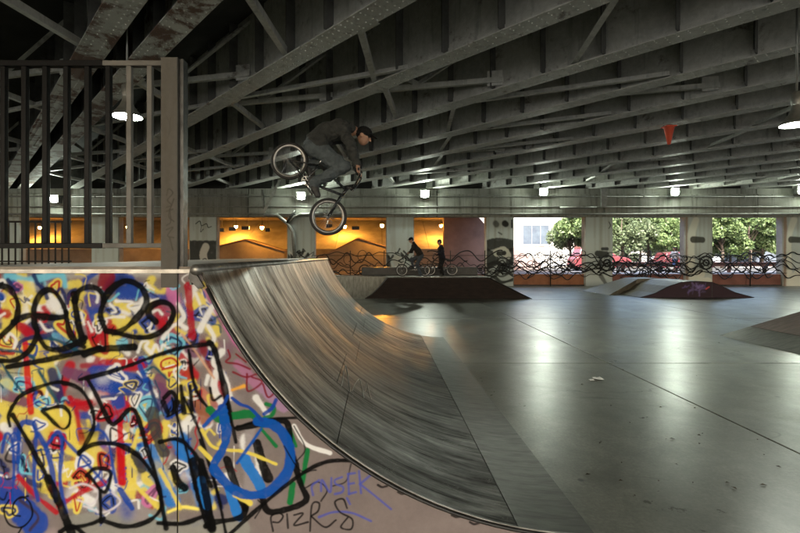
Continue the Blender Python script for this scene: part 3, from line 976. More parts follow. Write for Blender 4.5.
for k in range(70):
    x, y = r.uniform(-58, 232), r.uniform(280, 515)
    L_ = r.uniform(4, 14); a_ = r.uniform(0, 6.28)
    S([Wc, Yc, Bc, DB, Wc, K, LB][int(r.integers(7))], r.uniform(1.0, 2.8), [(x, y), (x + L_ * math.cos(a_), y + L_ * math.sin(a_)), (x + L_ * math.cos(a_ + .8) * 1.4, y + L_ * math.sin(a_ + .8) * 1.4)], .8, .85, spray=.6)
for k in range(34):                                     # beyond the left edge of the frame
    x, y = r.uniform(-62, 0), r.uniform(285, 530)
    S([Yc, Rc, Bc, Wc, MV, K][k % 6], r.uniform(4, 14), [(x, y), (x - r.uniform(5, 20), y + r.uniform(-22, 22)), (x - 14, y + r.uniform(-30, 30))], 1.6, .92)
for k in range(90):                                    # fine hand-style scribbles
    x, y = r.uniform(-50, 225), r.uniform(284, 510)
    pts_, a_ = [(x, y)], r.uniform(0, 6.28)
    for q in range(int(r.integers(3, 7))):
        a_ += r.normal() * 1.3
        x += 5 * math.cos(a_) * r.uniform(.5, 1.6); y += 5 * math.sin(a_) * r.uniform(.5, 1.6)
        pts_.append((x, y))
    S([Wc, DB, DB, K, Bc, TL, Yc, Rc, K][int(r.integers(9))], r.uniform(.9, 2.2), pts_, .6, .8, jit=.2)
mids = [
 ((196, 14, 26), 6.5, [(25, 342), (27, 370), (31, 412)]), ((186, 14, 26), 7, [(120, 420), (122, 482)]), ((160, 20, 34), 7.5, [(188, 286), (190, 312), (192, 336)]), (Rc, 5, [(58, 506), (82, 492), (104, 482)]),
 (Rc, 5, [(18, 476), (34, 494), (56, 512)]), (Rc, 5, [(70, 398), (76, 404), (90, 402)]),
 (Bc, 4, [(2, 452), (6, 434), (12, 440), (14, 470), (12, 500)]), (Bc, 4.5, [(18, 462), (20, 428), (28, 422), (36, 430), (34, 478), (38, 500)]), (Bc, 5, [(38, 434), (46, 448), (52, 470), (56, 500)]),
 (Bc, 4, [(46, 446), (58, 432), (62, 446), (60, 480), (66, 512)]), (Bc, 3, [(62, 437), (80, 456), (100, 478), (116, 498)]), (Bc, 3, [(90, 430), (100, 430), (108, 440), (112, 462), (116, 482)]), (DB, 4, [(48, 330), (54, 345), (66, 352), (78, 346)]),
 (TL, 3, [(1, 362), (10, 376), (23, 393)]), (TL, 3.4, [(39, 371), (47, 385), (58, 404)]), (TL, 3, [(-2, 349), (20, 352), (34, 358)]), (TL, 3, [(40, 338), (56, 340), (72, 348), (84, 354)]), (Bc, 3, [(100, 443), (120, 444), (140, 445)]),
 (DB, 4.5, [(18, 346), (22, 341), (34, 337), (46, 336)]), (DB, 4, [(57, 292), (61, 289), (65, 296), (67, 303), (70, 293), (75, 290)]), (DB, 5, [(34, 276), (38, 284), (44, 290), (47, 298)]), (DB, 5, [(8, 280), (14, 288), (18, 290)]),
 (TL, 3, [(148, 370), (154, 367), (162, 374), (168, 380)]), (DB, 4, [(148, 378), (152, 392), (158, 410)]), (Bc, 5, [(140, 366), (146, 380)]), ((60, 70, 120), 3, [(102, 397), (118, 395), (134, 394)]),
 (Wc, 3, [(6, 340), (10, 334), (16, 340), (14, 348)]), (Wc, 3, [(81, 313), (84, 324)]), (Wc, 2.4, [(88, 322), (92, 331)]), (Wc, 2.6, [(104, 319), (114, 317), (124, 317)]), (Wc, 2.4, [(110, 304), (116, 311), (112, 313)]), (Wc, 2.6, [(116, 301), (132, 302), (128, 306), (134, 311)]),
 (Wc, 3, [(96, 290), (98, 296), (97, 302)]), (Wc, 2.6, [(40, 322), (46, 330), (52, 330)]), (Wc, 2.2, [(150, 301), (158, 299)]), (Wc, 2.6, [(152, 312), (158, 310), (162, 314)]), (Wc, 4.5, [(163, 338), (170, 328), (178, 324), (186, 328)]),
 (Wc, 3.6, [(138, 352), (142, 342), (148, 342), (146, 347), (151, 353)]), (Wc, 3, [(152, 352), (156, 345), (160, 352), (163, 345), (169, 349)]), (Wc, 4, [(136, 314), (142, 305), (144, 298)]), (Wc, 2.4, [(132, 308), (144, 306)]),
 (Wc, 6, [(212, 307), (206, 318), (200, 330)]), (Wc, 5, [(178, 304), (184, 316), (180, 322)]), (Wc, 6.5, [(222, 352), (214, 362), (224, 376), (230, 398)]), (Wc, 6, [(216, 372), (214, 388), (222, 404)]), (Wc, 3, [(196, 294), (200, 304)]), (Wc, 4, [(208, 326), (214, 338), (210, 348)]),
 (Wc, 5.5, [(256, 398), (262, 406), (268, 416)]), (Wc, 3.5, [(208, 376), (206, 384)]), ((235, 170, 60), 3, [(232, 390), (244, 386)]), ((205, 160, 130), 2.2, [(182, 334), (196, 352), (214, 378)]),
 ((245, 230, 110), 3.2, [(168, 512), (182, 507), (198, 509)]), (Yc, 4, [(160, 470), (172, 492), (180, 508)]), (Yc, 3.5, [(138, 430), (132, 462), (148, 474)]), (Yc, 3.5, [(136, 486), (150, 500), (158, 508)]),
 ((210, 205, 215), 2, [(70, 488), (84, 484), (98, 492), (92, 504), (78, 500)]), ((210, 205, 215), 2, [(84, 506), (104, 512), (120, 502), (112, 492)]),
 ((60, 50, 70), 3, [(20, 500), (38, 516), (30, 530)]), ((60, 60, 62), 12, [(152, 414), (158, 440), (164, 452)]), ((60, 60, 62), 9, [(136, 456), (142, 468)]), (Bc, 6, [(120, 490), (132, 508)]),
]
for c, w, p in mids:
    S(c, w, p, 1.1, .93, spray=1.3, jit=.16)
blacks = [
 (6.2, [(-4, 287), (0, 286), (9, 288.5), (16.5, 299), (18, 311), (14, 323), (0, 336.5), (-6, 341)]),
 (6, [(14, 322), (23, 317), (35, 315), (50, 317.5), (65, 316), (64.5, 308), (57, 294.5), (48, 290), (39, 296), (34, 308), (34.5, 323), (37, 332), (34.5, 342), (27, 352.5), (15, 360), (-4, 361)]),
 (5.5, [(36, 328), (40, 339), (47, 348), (60, 349.5), (73, 345), (85, 338)]),
 (6, [(66, 312), (69, 330), (76, 342), (84, 347)]),
 (6.4, [(74, 294), (77, 318), (83, 342)]), (6, [(75, 301), (79, 291), (90, 287), (100, 291), (104, 300)]),
 (6.6, [(106, 331), (101.5, 320), (101.5, 309.5), (109, 291.5), (125.5, 281), (140.5, 287), (146.5, 299), (143.5, 309.5), (130, 324.5), (118, 332), (106, 331)]),
 (6, [(116, 333), (134.5, 337), (151, 336.5), (166, 327.5), (173.5, 314), (170.5, 305), (160, 302), (149.5, 308), (149.5, 315.5), (155.5, 321.5)]),
 (7.5, [(84, 354), (100, 349.5), (120, 348), (134, 347)]), (5, [(7.5, 367), (45, 360), (84, 351.5), (100, 347)]), (4.6, [(79.5, 379.5), (100, 374.5), (122, 368), (175, 349.5), (212, 343.5)]),
 (6, [(209, 342), (214, 348), (218, 362), (225, 390), (231, 421)]),
 (4.6, [(10, 426), (8.6, 416), (14, 404), (22.5, 394.5), (45, 385), (63, 382.5), (81, 390), (92, 409), (93.5, 427), (85, 445), (79, 454)]),
 (6, [(12.5, 415), (30, 445), (50, 482)]), (9, [(48, 478), (60, 505), (70, 530), (74, 545)]),
 (4.6, [(79, 452), (95, 444), (117, 444.5), (137, 455), (150, 470), (160, 492), (160, 510), (146, 522), (125, 526.5), (104, 521)]),
 (4, [(42.5, 411), (60, 427.5), (68, 426), (70, 415), (62, 406.5), (43.5, 410)]), (3.6, [(86, 476), (95, 468.6), (109, 471), (110, 480), (103.5, 492), (88, 474)]),
 (4, [(100, 490), (101, 522)]), (4.6, [(70, 528), (90, 524), (104, 518)]), (5, [(60, 532), (72, 526), (84, 534)]),
 (4.8, [(87, 378), (96, 394.5), (110, 422), (118, 421), (130, 409), (137.5, 416), (147.5, 450), (157.5, 482), (166, 528)]),
 (5, [(160, 442), (175, 439), (187, 445), (200, 462), (211, 486)]), (11, [(193, 462), (202, 496), (211, 528)]), (5, [(158, 523), (182, 523.5), (204, 516)]), (8, [(173, 468), (178, 482), (185, 488)]),
 (3, [(172, 398), (187, 452), (201, 506)]), (3, [(184, 398), (199, 430), (210, 467), (221, 506)]), (4, [(164, 398), (171, 392), (176, 398), (174, 410)]), (5, [(181, 386), (184, 412)]), (4, [(190, 386), (192, 410)]),
 (4.2, [(188.5, 350), (193, 379.5), (199, 396), (209, 409)]), (3, [(210, 388), (213, 400), (221, 396)]), (5, [(163, 402), (170, 414), (178, 402)]),
]
for w, p in blacks:
    S(K, w, p, .9, .98, spray=.9, jit=.13)
S((96, 92, 92), 1.2, [(167, 346), (178, 344)], 1)
late = [
 (LBL, 11, [(245, 460), (260, 486)]), (LBL, 11, [(230, 490), (238, 516)]), (LBL, 8, [(201, 480), (207, 506)]),
 (K, 9, [(257, 443), (262, 462), (268, 478)]), (K, 8, [(227, 460), (236, 486), (245, 508)]), (K, 6.5, [(246, 505), (241, 517), (215, 522), (206, 526)]), (K, 8, [(201, 462), (206, 495), (212, 527)]), (K, 3, [(200, 440), (215, 482), (226, 534)]),
 (Gc, 9, [(210, 410), (222, 420), (234, 416), (252, 414), (262, 424)]), (Gc, 4, [(266, 404), (274, 407), (272, 415), (264, 418)]), (Gc, 5.5, [(307.5, 450), (305, 466), (302, 484)]), (Gc, 6, [(293, 484), (290, 502)]), (Gc, 3.5, [(290, 430), (296, 446)]), (Gc, 4, [(262, 430), (276, 446)]),
 (Wc, 4.5, [(294, 426), (306, 444), (330, 453)]),
 (Yc, 3.2, [(202, 430), (212, 446), (228, 450), (246, 452), (276, 464)]), (Yc, 6, [(236, 494), (250, 503)]), (Yc, 4, [(200, 448), (214, 462)]),
 (K, 4, [(225, 398), (231, 420), (236, 442)]), (K, 2.8, [(235, 428), (262, 420), (297, 417.5)]), (K, 6.4, [(238, 428), (262, 424), (286, 422), (291, 448), (300, 482), (306, 500), (284, 510), (268, 511), (262, 498)]),
 (BR, 10, [(258, 421), (278, 428), (290, 450), (287, 472), (272, 490), (250, 495), (230, 487), (214, 469)]), (BR, 9, [(222, 408), (226, 430), (224, 446), (215, 462)]), (BR, 4, [(204, 426), (214, 416), (226, 411)]), (BR, 3, [(261, 429), (250, 445), (237, 463)]),
 (Bc, 3.4, [(232, 398), (240, 404), (250, 408), (262, 420)]), (Bc, 3.6, [(276, 400), (272, 408), (264, 414)]), (Bc, 3, [(212, 416), (222, 406), (228, 396)]),
 (K, 4.2, [(230, 534), (262, 505), (300, 475), (326, 462), (352, 460)]), (K, 1.4, [(294, 426), (305, 448), (297, 461)]), (K, 1.3, [(284, 446), (300, 470), (316, 470)]), (K, 1.4, [(305, 488), (318, 482), (327, 490), (321, 501)]), (K, 1.3, [(333, 486), (346, 481), (351, 464)]), (K, 1.4, [(255, 518), (262, 506), (258, 500)]),
]
for c, w, p in late:
    S(c, w, p, .7, .97, spray=.4 if w > 2 else 0, jit=.08)
VI = (72, 82, 168)
for p in ([(313, 495), (312, 486), (319, 480)], [(321, 491), (322, 480), (330, 492), (331.5, 478)], [(342, 477), (335, 480), (336, 484), (343, 487), (342, 492), (335, 494)], [(348, 474), (348.5, 484), (349, 494)], [(348, 474), (355, 473)], [(348.5, 484), (354, 483)], [(349, 494), (356, 492)],
          [(359, 471), (361, 493)], [(373, 473), (360, 484)], [(360, 484), (374, 495), (391, 509)], [(319, 517), (334, 512), (352, 513), (371, 521)], [(347, 498), (350, 504)]):
    S(VI, 2.1, p, .8, .8, jit=.05)
for p in ([(273, 531), (271, 517), (278, 513), (283, 516), (279, 522), (273, 522)], [(287, 514), (288, 528)], [(294, 515), (303, 513.5), (294, 525), (308, 522)], [(310, 531), (312, 505), (319, 503), (318, 511), (311, 516)], [(311, 516), (325, 527), (336, 520)],
          [(347, 508), (343, 499), (335, 502), (340, 512), (352, 519), (351, 529), (341, 527), (348, 517)]):
    S(K, 1.9, p, .6, .92, jit=.05)
DR = (122, 24, 36)
for p in ([(228, 350), (230, 357), (226, 362), (238, 364), (250, 369)], [(233, 372), (246, 377), (258, 374), (264, 380)], [(247, 374), (248, 391), (262, 382), (252, 377)], [(263, 384), (268, 397), (275, 391), (270, 386)], [(236, 354), (246, 362)]):
    S(DR, 2.0, p, .6, .92, jit=.05)
for p in ([(9, 500), (4, 510), (9, 524), (22, 527), (32, 516), (30, 503), (22, 497), (14, 503), (13, 514), (20, 516)], [(20, 498), (28, 496)], [(22, 527), (18, 534)]):
    S(K, 2.0, p, .6, .95, jit=.05)
# dark crack-like scuffs on the bare lower right board
for (x, y) in ((436, 504), (452, 515), (398, 492), (470, 522), (378, 485)):
    S((20, 18, 18), 2.2, [(x, y), (x + 4, y + 2), (x + 9, y + 1)], .5, .9)

def side_sheet(name, xa, xb, nc, nr):
    xs = np.linspace(xa, xb, nc)
    top = np.array([HZ - .005 if x < XL + .002 else max(.004, arcz(x) - .012) for x in xs])
    tt = np.linspace(0, 1, nr)[:, None]
    Zw = tt * top[None]
    Xw = np.repeat(xs[None], nr, 0)
    colr = cv.sample(CX + Xw * S0, CY + (CH - Zw) * S0)
    return painted_sheet(name, Xw, np.full_like(Xw, QY0), Zw, colr, M_GRAF, qp, .9)
XS = (177.5 - CX) / S0
side_sheet("side_panel", (-60 - CX) / S0, XS - .004, 400, 430)
side_sheet("side_panel", XS + .004, XC - .03, 640, 350)
# unpainted core, further side and back
arc_pts = [(XC - RR * math.sin(t), RR - RR * math.cos(t)) for t in np.linspace(0, math.acos((RR - HZ) / RR), 26)]
core = [(XL - 1.62, 0.002), (XC - .05, 0.002)] + [(x - .012, max(.004, z - .02)) for x, z in arc_pts[1:-1]] + [(XL - .06, HZ - .05), (XL - 1.62, HZ - .05)]
MB().prism(core, QY0 + .012, QY1 - .012).build("frame_core", M_BROWN, qp)
MB().prism([(XL - 1.62, 0)] + [(XC - .03, 0)] + [(x, max(.004, z - .01)) for x, z in arc_pts[1:-1]] + [(XL, HZ - .004), (XL - 1.62, HZ - .004)], QY1 - .011, QY1).build("side_panel", M_BROWN, qp)
# riding surface in sheets
nb = 6
tm = math.acos((RR - HZ) / RR)
tA = math.asin((XC - .86) / RR)                      # start of the steel toe
yb = np.linspace(QY0 - .012, QY1 + .01, nb + 1)
def arc_sheet(name, t0, t1, ya, yb_, mat, lift, n=14):
    m = MB()
    th = .008
    vs, fs = [], []
    rl_ = [RR - lift, RR - lift + th]
    P_ = lambda t, yy, rr: (XC - rr * math.sin(t), yy, RR - rr * math.cos(t))
    ts = [t0 + (t1 - t0) * i / n for i in range(n + 1)]
    tv = [P_(t, yy, rl_[0]) for t in ts for yy in (ya, yb_)]
    m.add(tv, [(2 * i, 2 * i + 1, 2 * i + 3, 2 * i + 2) for i in range(n)])
    for i in range(n + 1):
        for (yy, rr) in ((ya, rl_[0]), (yb_, rl_[0]), (yb_, rl_[1]), (ya, rl_[1])):
            vs.append(P_(ts[i], yy, rr))
    for i in range(n):
        a, b = i * 4, (i + 1) * 4
        fs += [(a + 1, a + 2, b + 2, b + 1), (a + 2, a + 3, b + 3, b + 2), (a + 3, a, b, b + 3)]
    fs += [(3, 2, 1, 0), (n * 4, n * 4 + 1, n * 4 + 2, n * 4 + 3)]
    m.add(vs, fs)
    o = m.build(name, mat, qp)
    o.data.polygons.foreach_set("use_smooth", [i < n for i in range(len(o.data.polygons))])
    return o
for k in range(nb):
    tmid = tA + (tm - tA) * (.52 if k % 2 else .47)
    arc_sheet("ramp_sheet", tA + .0015, tmid - .001, yb[k] + .0025, yb[k + 1] - .0025, M_SHEET, .010 + random.uniform(0, .0015))
    arc_sheet("ramp_sheet", tmid + .001, tm - .004, yb[k] + .0025, yb[k + 1] - .0025, M_SHEET, .010 + random.uniform(0, .0015))
yt = np.linspace(QY0 - .012, QY1 + .01, 4)
for k in range(3):
    arc_sheet("toe_plate", .0, tA - .0015, yt[k] + .003, yt[k + 1] - .003, M_TOE, .011, 5)
m = MB()
for yy in yb[1:-1]:
    for dy in (-.035, .035):
        for t in np.linspace(tA + .04, tm - .05, 12):
            rr_ = RR - .0125
            c_ = Vector((XC - rr_ * math.sin(t), yy + dy, RR - rr_ * math.cos(t)))
            nrm_ = Vector((math.sin(t), 0, math.cos(t)))
            tg_ = Vector((math.cos(t), 0, -math.sin(t)))
            m.add([c_ + nrm_ * .0012 + (tg_ * math.cos(q) + Vector((0, 1, 0)) * math.sin(q)) * .006 for q in np.linspace(0, 6.283, 8, endpoint=False)], [tuple(range(8))])
kind(m.build("screws", M_EDGE, qp), "stuff")
def on_ramp(px, py):
    lo_, hi_ = QY0, QY1
    f_ = lambda y: (XC - (px - CX) / F * y) ** 2 + (RR - (CH - (py - CY) / F * y)) ** 2 - (RR - .0135) ** 2
    for _ in range(50):
        mi_ = (lo_ + hi_) / 2
        if f_(mi_) < 0: lo_ = mi_
        else: hi_ = mi_
    return W(px, py, lo_)
m = MB()
for path in (((341.5, 386), (344, 372), (346, 365), (348, 378), (350.5, 392)), ((352, 391), (355, 384), (359.5, 379), (362, 388), (364, 398)), ((365, 392), (367, 383), (369, 392), (371.5, 399.5))):
    m.tube([on_ramp(*q) for q in catmull(path, 1.5)], .0035, 5)
m.build("scratched_scribble", M_PALE, qp)
# coping pipe, edge trim, deck
MB().tube([(XL - .01, QY0 - .05, HZ - .006), (XL - .01, QY1 + .05, HZ - .006)], .034, 20).build("coping_pipe", M_PIPE, qp, smooth=True).data
m = MB().tube([(x, QY0 - .017, z - .006) for x, z in arc_pts[1:-1]], .011, 6)
m.build("edge_trim", M_EDGE, qp, smooth=True)
MB().tube([(x + .016, QY0 - .02, z + .012) for x, z in arc_pts[1:-1]], .006, 6).build("edge_trim", M_PIPE, qp, smooth=True)
MB().box2((XL - 1.66, QY0 - .02, HZ - .028), (XL - .055, QY1 + .02, HZ - .004)).build("deck_edge", M_PIPE, qp)
for k in range(9):
    ya = QY0 + k * (QY1 - QY0) / 9
    MB().box2((XL - 1.64, ya + .004, HZ - .003), (XL - .06, ya + (QY1 - QY0) / 9 - .004, HZ + .012)).build("deck_board", M_PLYTOP, qp)
MB().box2((XL - .052, QY0 - .03, HZ - .1), (XL - .04, QY1, HZ - .02)).build("coping_plate", M_EDGE, qp)
# bracket that holds the near end of the coping
MB().prism([(XL - .05, HZ + .005), (XL - .005, HZ - .045), (XL + .035, HZ - .11), (XL + .0, HZ - .125), (XL - .06, HZ - .06)], QY0 - .03, QY0 - .012).build("coping_bracket", M_EDGE, qp)

# ------------------------------------------------------------------ safety railing on the near edge of the deck
fence = thing("safety_railing", "tall bar railing on the near edge of the graffiti ramp's deck, half black half beige", "railing", (-1.9, QY0 + .04, HZ))
fy = QY0 + .03
sF = F / fy
def fx(px):
    return (px - CX) / sF
def fz(py):
    return CH - (py - CY) / sF
post = MB().box2((fx(164), fy - .045, fz(287)), (fx(180.5), fy + .05, fz(60))).build("end_post", M_BEIGE, fence, bevel=.004)
MB().box2((fx(180.8), fy - .02, fz(290)), (fx(184.6), fy + .05, fz(60.5))).build("post_edge_strip", M_EDGE, fence)
# scratched tag on the post
tc_ = Canvas(164, 182, 60, 290, .35, (86, 83, 77), 21)
for p in ([(170, 196), (172, 190), (176, 194), (171, 201), (175, 206), (170, 208)], [(170, 212), (176, 210)], [(173, 210), (174, 222), (170, 226)], [(177, 200), (172, 216), (177, 222)], [(170, 230), (176, 228), (171, 236), (177, 238)], [(173, 238), (176, 250)],
          [(170, 118), (174, 130), (171, 140)], [(174, 120), (172, 136)]):
    tc_.stroke((58, 54, 48), 1.3 if p[0][1] > 150 else 1.0, p, .5, .85 if p[0][1] > 150 else .4)
for k in range(14):
    tc_.stroke((78, 72, 62), tc_.r.uniform(1, 5), [(tc_.r.uniform(164, 181), tc_.r.uniform(60, 285)), (tc_.r.uniform(164, 181), tc_.r.uniform(60, 285))], 3, .25)
Yp, Xp = np.meshgrid(np.linspace(60.4, 286.6, 330), np.linspace(164.4, 180.1, 34), indexing='ij')
sp_ = F / (fy - .047)
painted_sheet("post_face", (Xp - CX) / sF, np.full_like(Xp, fy - .047), CH - (Yp - CY) / sF, tc_.sample(Xp, Yp), M_MURAL, post)
for k, px in enumerate((-61, -40, -18, 3, 24, 45, 66, 87, 108, 129, 149.5)):
    mt = M_BEIGE if px > 118 else M_BLACK
    w = 5.2 / sF
    MB().box2((fx(px) - w / 2, fy - .006, fz(245)), (fx(px) + w / 2, fy + .026, fz(63))).build("bar", mt, fence, bevel=.004)
MB().box2((fx(-64), fy - .013, fz(66.6)), (fx(103), fy + .033, fz(60.6))).build("top_rail", M_BLACK, fence, bevel=.004)
MB().box2((fx(103.2), fy - .013, fz(66.3)), (fx(163.8), fy + .033, fz(61))).build("top_rail", M_BEIGE, fence, bevel=.004)
MB().box2((fx(-64), fy - .013, fz(248.3)), (fx(103), fy + .033, fz(243))).build("bottom_rail", M_BLACK, fence, bevel=.004)
MB().box2((fx(103.2), fy - .013, fz(248)), (fx(163.8), fy + .033, fz(243.2))).build("bottom_rail", M_BEIGE, fence, bevel=.004)
MB().box2((fx(-70), fy - .03, HZ + .013), (fx(-64.2), fy + .04, fz(60))).build("post", M_BLACK, fence, bevel=.004)

# ------------------------------------------------------------------ second platform with a black railing, far left
pf = thing("ramp_platform", "low dark ramp platform seen far left behind the bars", "platform", (-9.2, 11.5, 0))
MB().box2((-10.6, 10.0, 0), (-6.6, 13.0, 1.48)).build("platform_body", M_BROWN, pf)
MB().box2((-10.65, 9.96, 1.482), (-6.55, 13.04, 1.53)).build("platform_deck", M_PLYTOP, pf)
rl = thing("platform_railing", "black bar railing on the platform far left behind the bars", "railing", (-8.6, 10.05, 1.53))
nb2 = 28
for k in range(nb2):
    x = -10.5 + k * (3.85 / (nb2 - 1))
    MB().box2((x - .012, 10.03, 1.53), (x + .012, 10.055, 2.44)).build("bar", M_BLACK, rl)
MB().box2((-10.55, 10.02, 2.441), (-6.6, 10.065, 2.48)).build("top_rail", M_BLACK, rl)
MB().box2((-10.55, 10.022, 1.6), (-6.6, 10.063, 1.63)).build("bottom_rail", M_BLACK, rl)

# ================================================================== OTHER RAMPS
# fun box in the middle
BY = 18.7
sb = F / BY
def bx(px): return (px - CX) / sb
def bz(py): return CH - (py - CY) / sb
fb = thing("fun_box", "dark brown fun box with sloping ends carrying the two bike riders", "ramp", (bx(440), BY + 1.3, 0))
zt_ = bz(277)
MB().prism([(bx(364), 0.003), (bx(530), 0.003), (bx(488), zt_ - .03), (bx(388), zt_ - .03), (bx(380), zt_ * .55), (bx(372), zt_ * .2)], BY, BY + 2.6).build("box_body", M_BROWN, fb)
for k in range(4):
    xa = bx(386) + k * (bx(490) - bx(386)) / 4
    MB().box2((xa + .004, BY - .03, zt_ - .028), (xa + (bx(490) - bx(386)) / 4 - .004, BY + 2.6, zt_ - .006)).build("deck_sheet", M_PLYTOP, fb)
MB().tube([(bx(385), BY - .03, zt_ - .01), (bx(490), BY - .03, zt_ - .01)], .024, 8).build("edge_pipe", M_PIPE, fb, smooth=True)
MB().add([(bx(489), BY - .02, zt_ - .01), (bx(532), BY - .02, .012), (bx(532), BY + 2.6, .012), (bx(489), BY + 2.6, zt_ - .01),
          (bx(489), BY - .02, zt_ - .03), (bx(532), BY - .02, .001), (bx(532), BY + 2.6, .001), (bx(489), BY + 2.6, zt_ - .03)],
         [(0, 1, 2, 3), (0, 4, 5, 1), (1, 5, 6, 2), (2, 6, 7, 3), (3, 7, 4, 0), (7, 6, 5, 4)]).build("bank_sheet", M_SHEET, fb)
# pale little quarter facing the camera, left of the box
sq = thing("small_quarter_pipe", "small pale curved ramp between the tall ramp and the dark fun box", "ramp", (bx(355), BY + .8, 0))
Rq, hq = 1.5, zt_ - .02
tq = math.acos((Rq - hq) / Rq)
yl = BY + 1.2
n = 12
for k in range(2):
    xa, xb = (bx(318), bx(352)) if k == 0 else (bx(352), bx(398))
    m = MB()
    vs, fs = [], []
    for i in range(n + 1):
        t = tq * i / n
        y = yl - Rq * math.sin(tq) + Rq * math.sin(t)
        z = Rq - Rq * math.cos(t) + .004
        vs += [(xa + .003, y, z), (xb - .003, y, z)]
        if i:
            fs.append((2 * i - 2, 2 * i - 1, 2 * i + 1, 2 * i))
    m.add(vs, fs)
    m.build("ramp_sheet", M_PALE, sq, smooth=True)
MB().box2((bx(318), yl + .002, 0), (bx(386), yl + 1.1, hq - .004)).build("platform", M_BROWN, sq)
MB().tube([(bx(318), yl, hq + .004), (bx(386), yl, hq + .004)], .026, 8).build("coping_pipe", M_PIPE, sq, smooth=True)
# black ledge on the back of the deck
lg = MB().box2((bx(360), BY + 1.6, zt_ - .004), (bx(486), BY + 2.3, zt_ + .34)).build("grind_ledge", M_LEDGE, bevel=.02)
tag(lg, "long black grind ledge on the fun box behind the riders", "ledge")

# little jump box right of centre
JY = 19.3
sj = F / JY
def jx(px): return (px - CX) / sj
jb = thing("jump_box", "small dark jump box with a purple tag on its front", "ramp", (jx(697), JY + 1.1, 0))
jt = .66
outl = [(jx(640), 0.002), (jx(754), 0.002), (jx(735), .21), (jx(720), .5), (jx(712), jt - .03), (jx(700), jt), (jx(690), jt), (jx(681), jt - .03), (jx(668), .46), (jx(655), .18)]
cj = Canvas(636, 758, 276, 302, .35, (62, 50, 56), 31)
for k in range(26):
    x, y = cj.r.uniform(684, 704), cj.r.uniform(284.5, 293)
    cj.stroke([(128, 112, 160), (92, 80, 112), (110, 96, 150)][k % 3], cj.r.uniform(.8, 1.6), [(x, y), (x + cj.r.uniform(-3, 4), y + cj.r.uniform(-3, 3)), (x + cj.r.uniform(-3, 5), y + cj.r.uniform(-3, 3))], .7, .6)
cj.stroke((200, 90, 90), 1.2, [(706, 289), (709, 287)], .5)
xs = np.linspace(jx(641), jx(753), 200)
tops = np.interp(xs, [p[0] for p in sorted(outl[:1] + outl[1:2] + outl[2:], key=lambda q: q[0])], [p[1] for p in sorted(outl, key=lambda q: q[0])])
tt = np.linspace(0, 1, 40)[:, None]
Zw = tt * np.maximum(tops - .006, .002)[None]; Xw = np.repeat(xs[None], 40, 0)
MB().prism(outl, JY + .01, JY + 2.2).build("box_body", M_BROWN, jb)
painted_sheet("front_panel", Xw, np.full_like(Xw, JY), Zw, cj.sample(CX + Xw * sj, CY + (CH - Zw) * sj), M_GRAF, jb)
MB().tube([(x, JY - .004, z + .002) for x, z in sorted(outl, key=lambda q: q[0])], .014, 6).build("edge_trim", M_EDGE, jb)
MB().box2((jx(712) - .008, JY - .012, .01), (jx(712) + .008, JY - .001, jt - .05)).build("panel_joint", M_EDGE, jb)
so = sorted(outl, key=lambda q: q[0])
for i in range(len(so) - 1):
    (xa, za), (xb, zb) = so[i], so[i + 1]
    MB().add([(xa, JY - .01, za + .012), (xb, JY - .01, zb + .012), (xb, JY + 2.22, zb + .012), (xa, JY + 2.22, za + .012)], [(0, 1, 2, 3)]).build("ramp_sheet", M_SAND if xb <= jx(691) else M_WEDGE, jb)
lp = thing("sand_coloured_bank", "low sand coloured bank leaning against the left of the small jump box", "ramp", (jx(640), JY + 2.6, 0))
xa, xb, xc = jx(622), jx(668), jx(690)
MB().add([(xa, JY + 1.1, .006), (xb, JY + 2.24, .66), (xc, JY + 2.24, .68), (xc, JY + 3.4, .68), (xb, JY + 3.4, .66), (xa, JY + 3.8, .006), (xc, JY + 2.24, .005), (xc, JY + 3.4, .005), (xb - .3, JY + 2.23, .005)],
         [(0, 1, 4, 5), (1, 2, 3, 4), (0, 8, 1), (8, 6, 2, 1), (6, 7, 3, 2), (5, 4, 3, 7)]).build("bank_sheet", M_SAND, lp)

# bank at the right edge
wx0, wy1 = 7.36, 10.2
wd = thing("bank_ramp", "reddish brown bank ramp with a grey steel apron at the right edge", "ramp", (9, 7, 0))
sl = .295
apr = .66
for k in range(3):
    ya, yb2 = 3.6 + k * (wy1 - 3.6) / 3, 3.6 + (k + 1) * (wy1 - 3.6) / 3
    MB().add([(wx0, ya + .004, .006), (wx0 + apr, ya + .004, apr * sl + .004), (wx0 + apr, yb2 - .004, apr * sl + .004), (wx0, yb2 - .004, .006)], [(0, 1, 2, 3)]).build("apron_plate", M_TOE, wd)
    for j in range(3):
        xa, xb = wx0 + apr + .004 + j * 1.22, wx0 + apr + (j + 1) * 1.22 - .002
        MB().add([(xa, ya + .003, (xa - wx0) * sl + .008), (xb, ya + .003, (xb - wx0) * sl + .008), (xb, yb2 - .003, (xb - wx0) * sl + .008), (xa, yb2 - .003, (xa - wx0) * sl + .008)], [(0, 1, 2, 3)]).build("bank_sheet", M_WEDGE, wd)
xe = wx0 + apr + 3.66
MB().prism([(wx0 + .03, .002), (xe, .002), (xe, (xe - wx0) * sl - .01), (wx0 + .05, .006)], 3.6, wy1).build("bank_body", M_BROWN, wd)

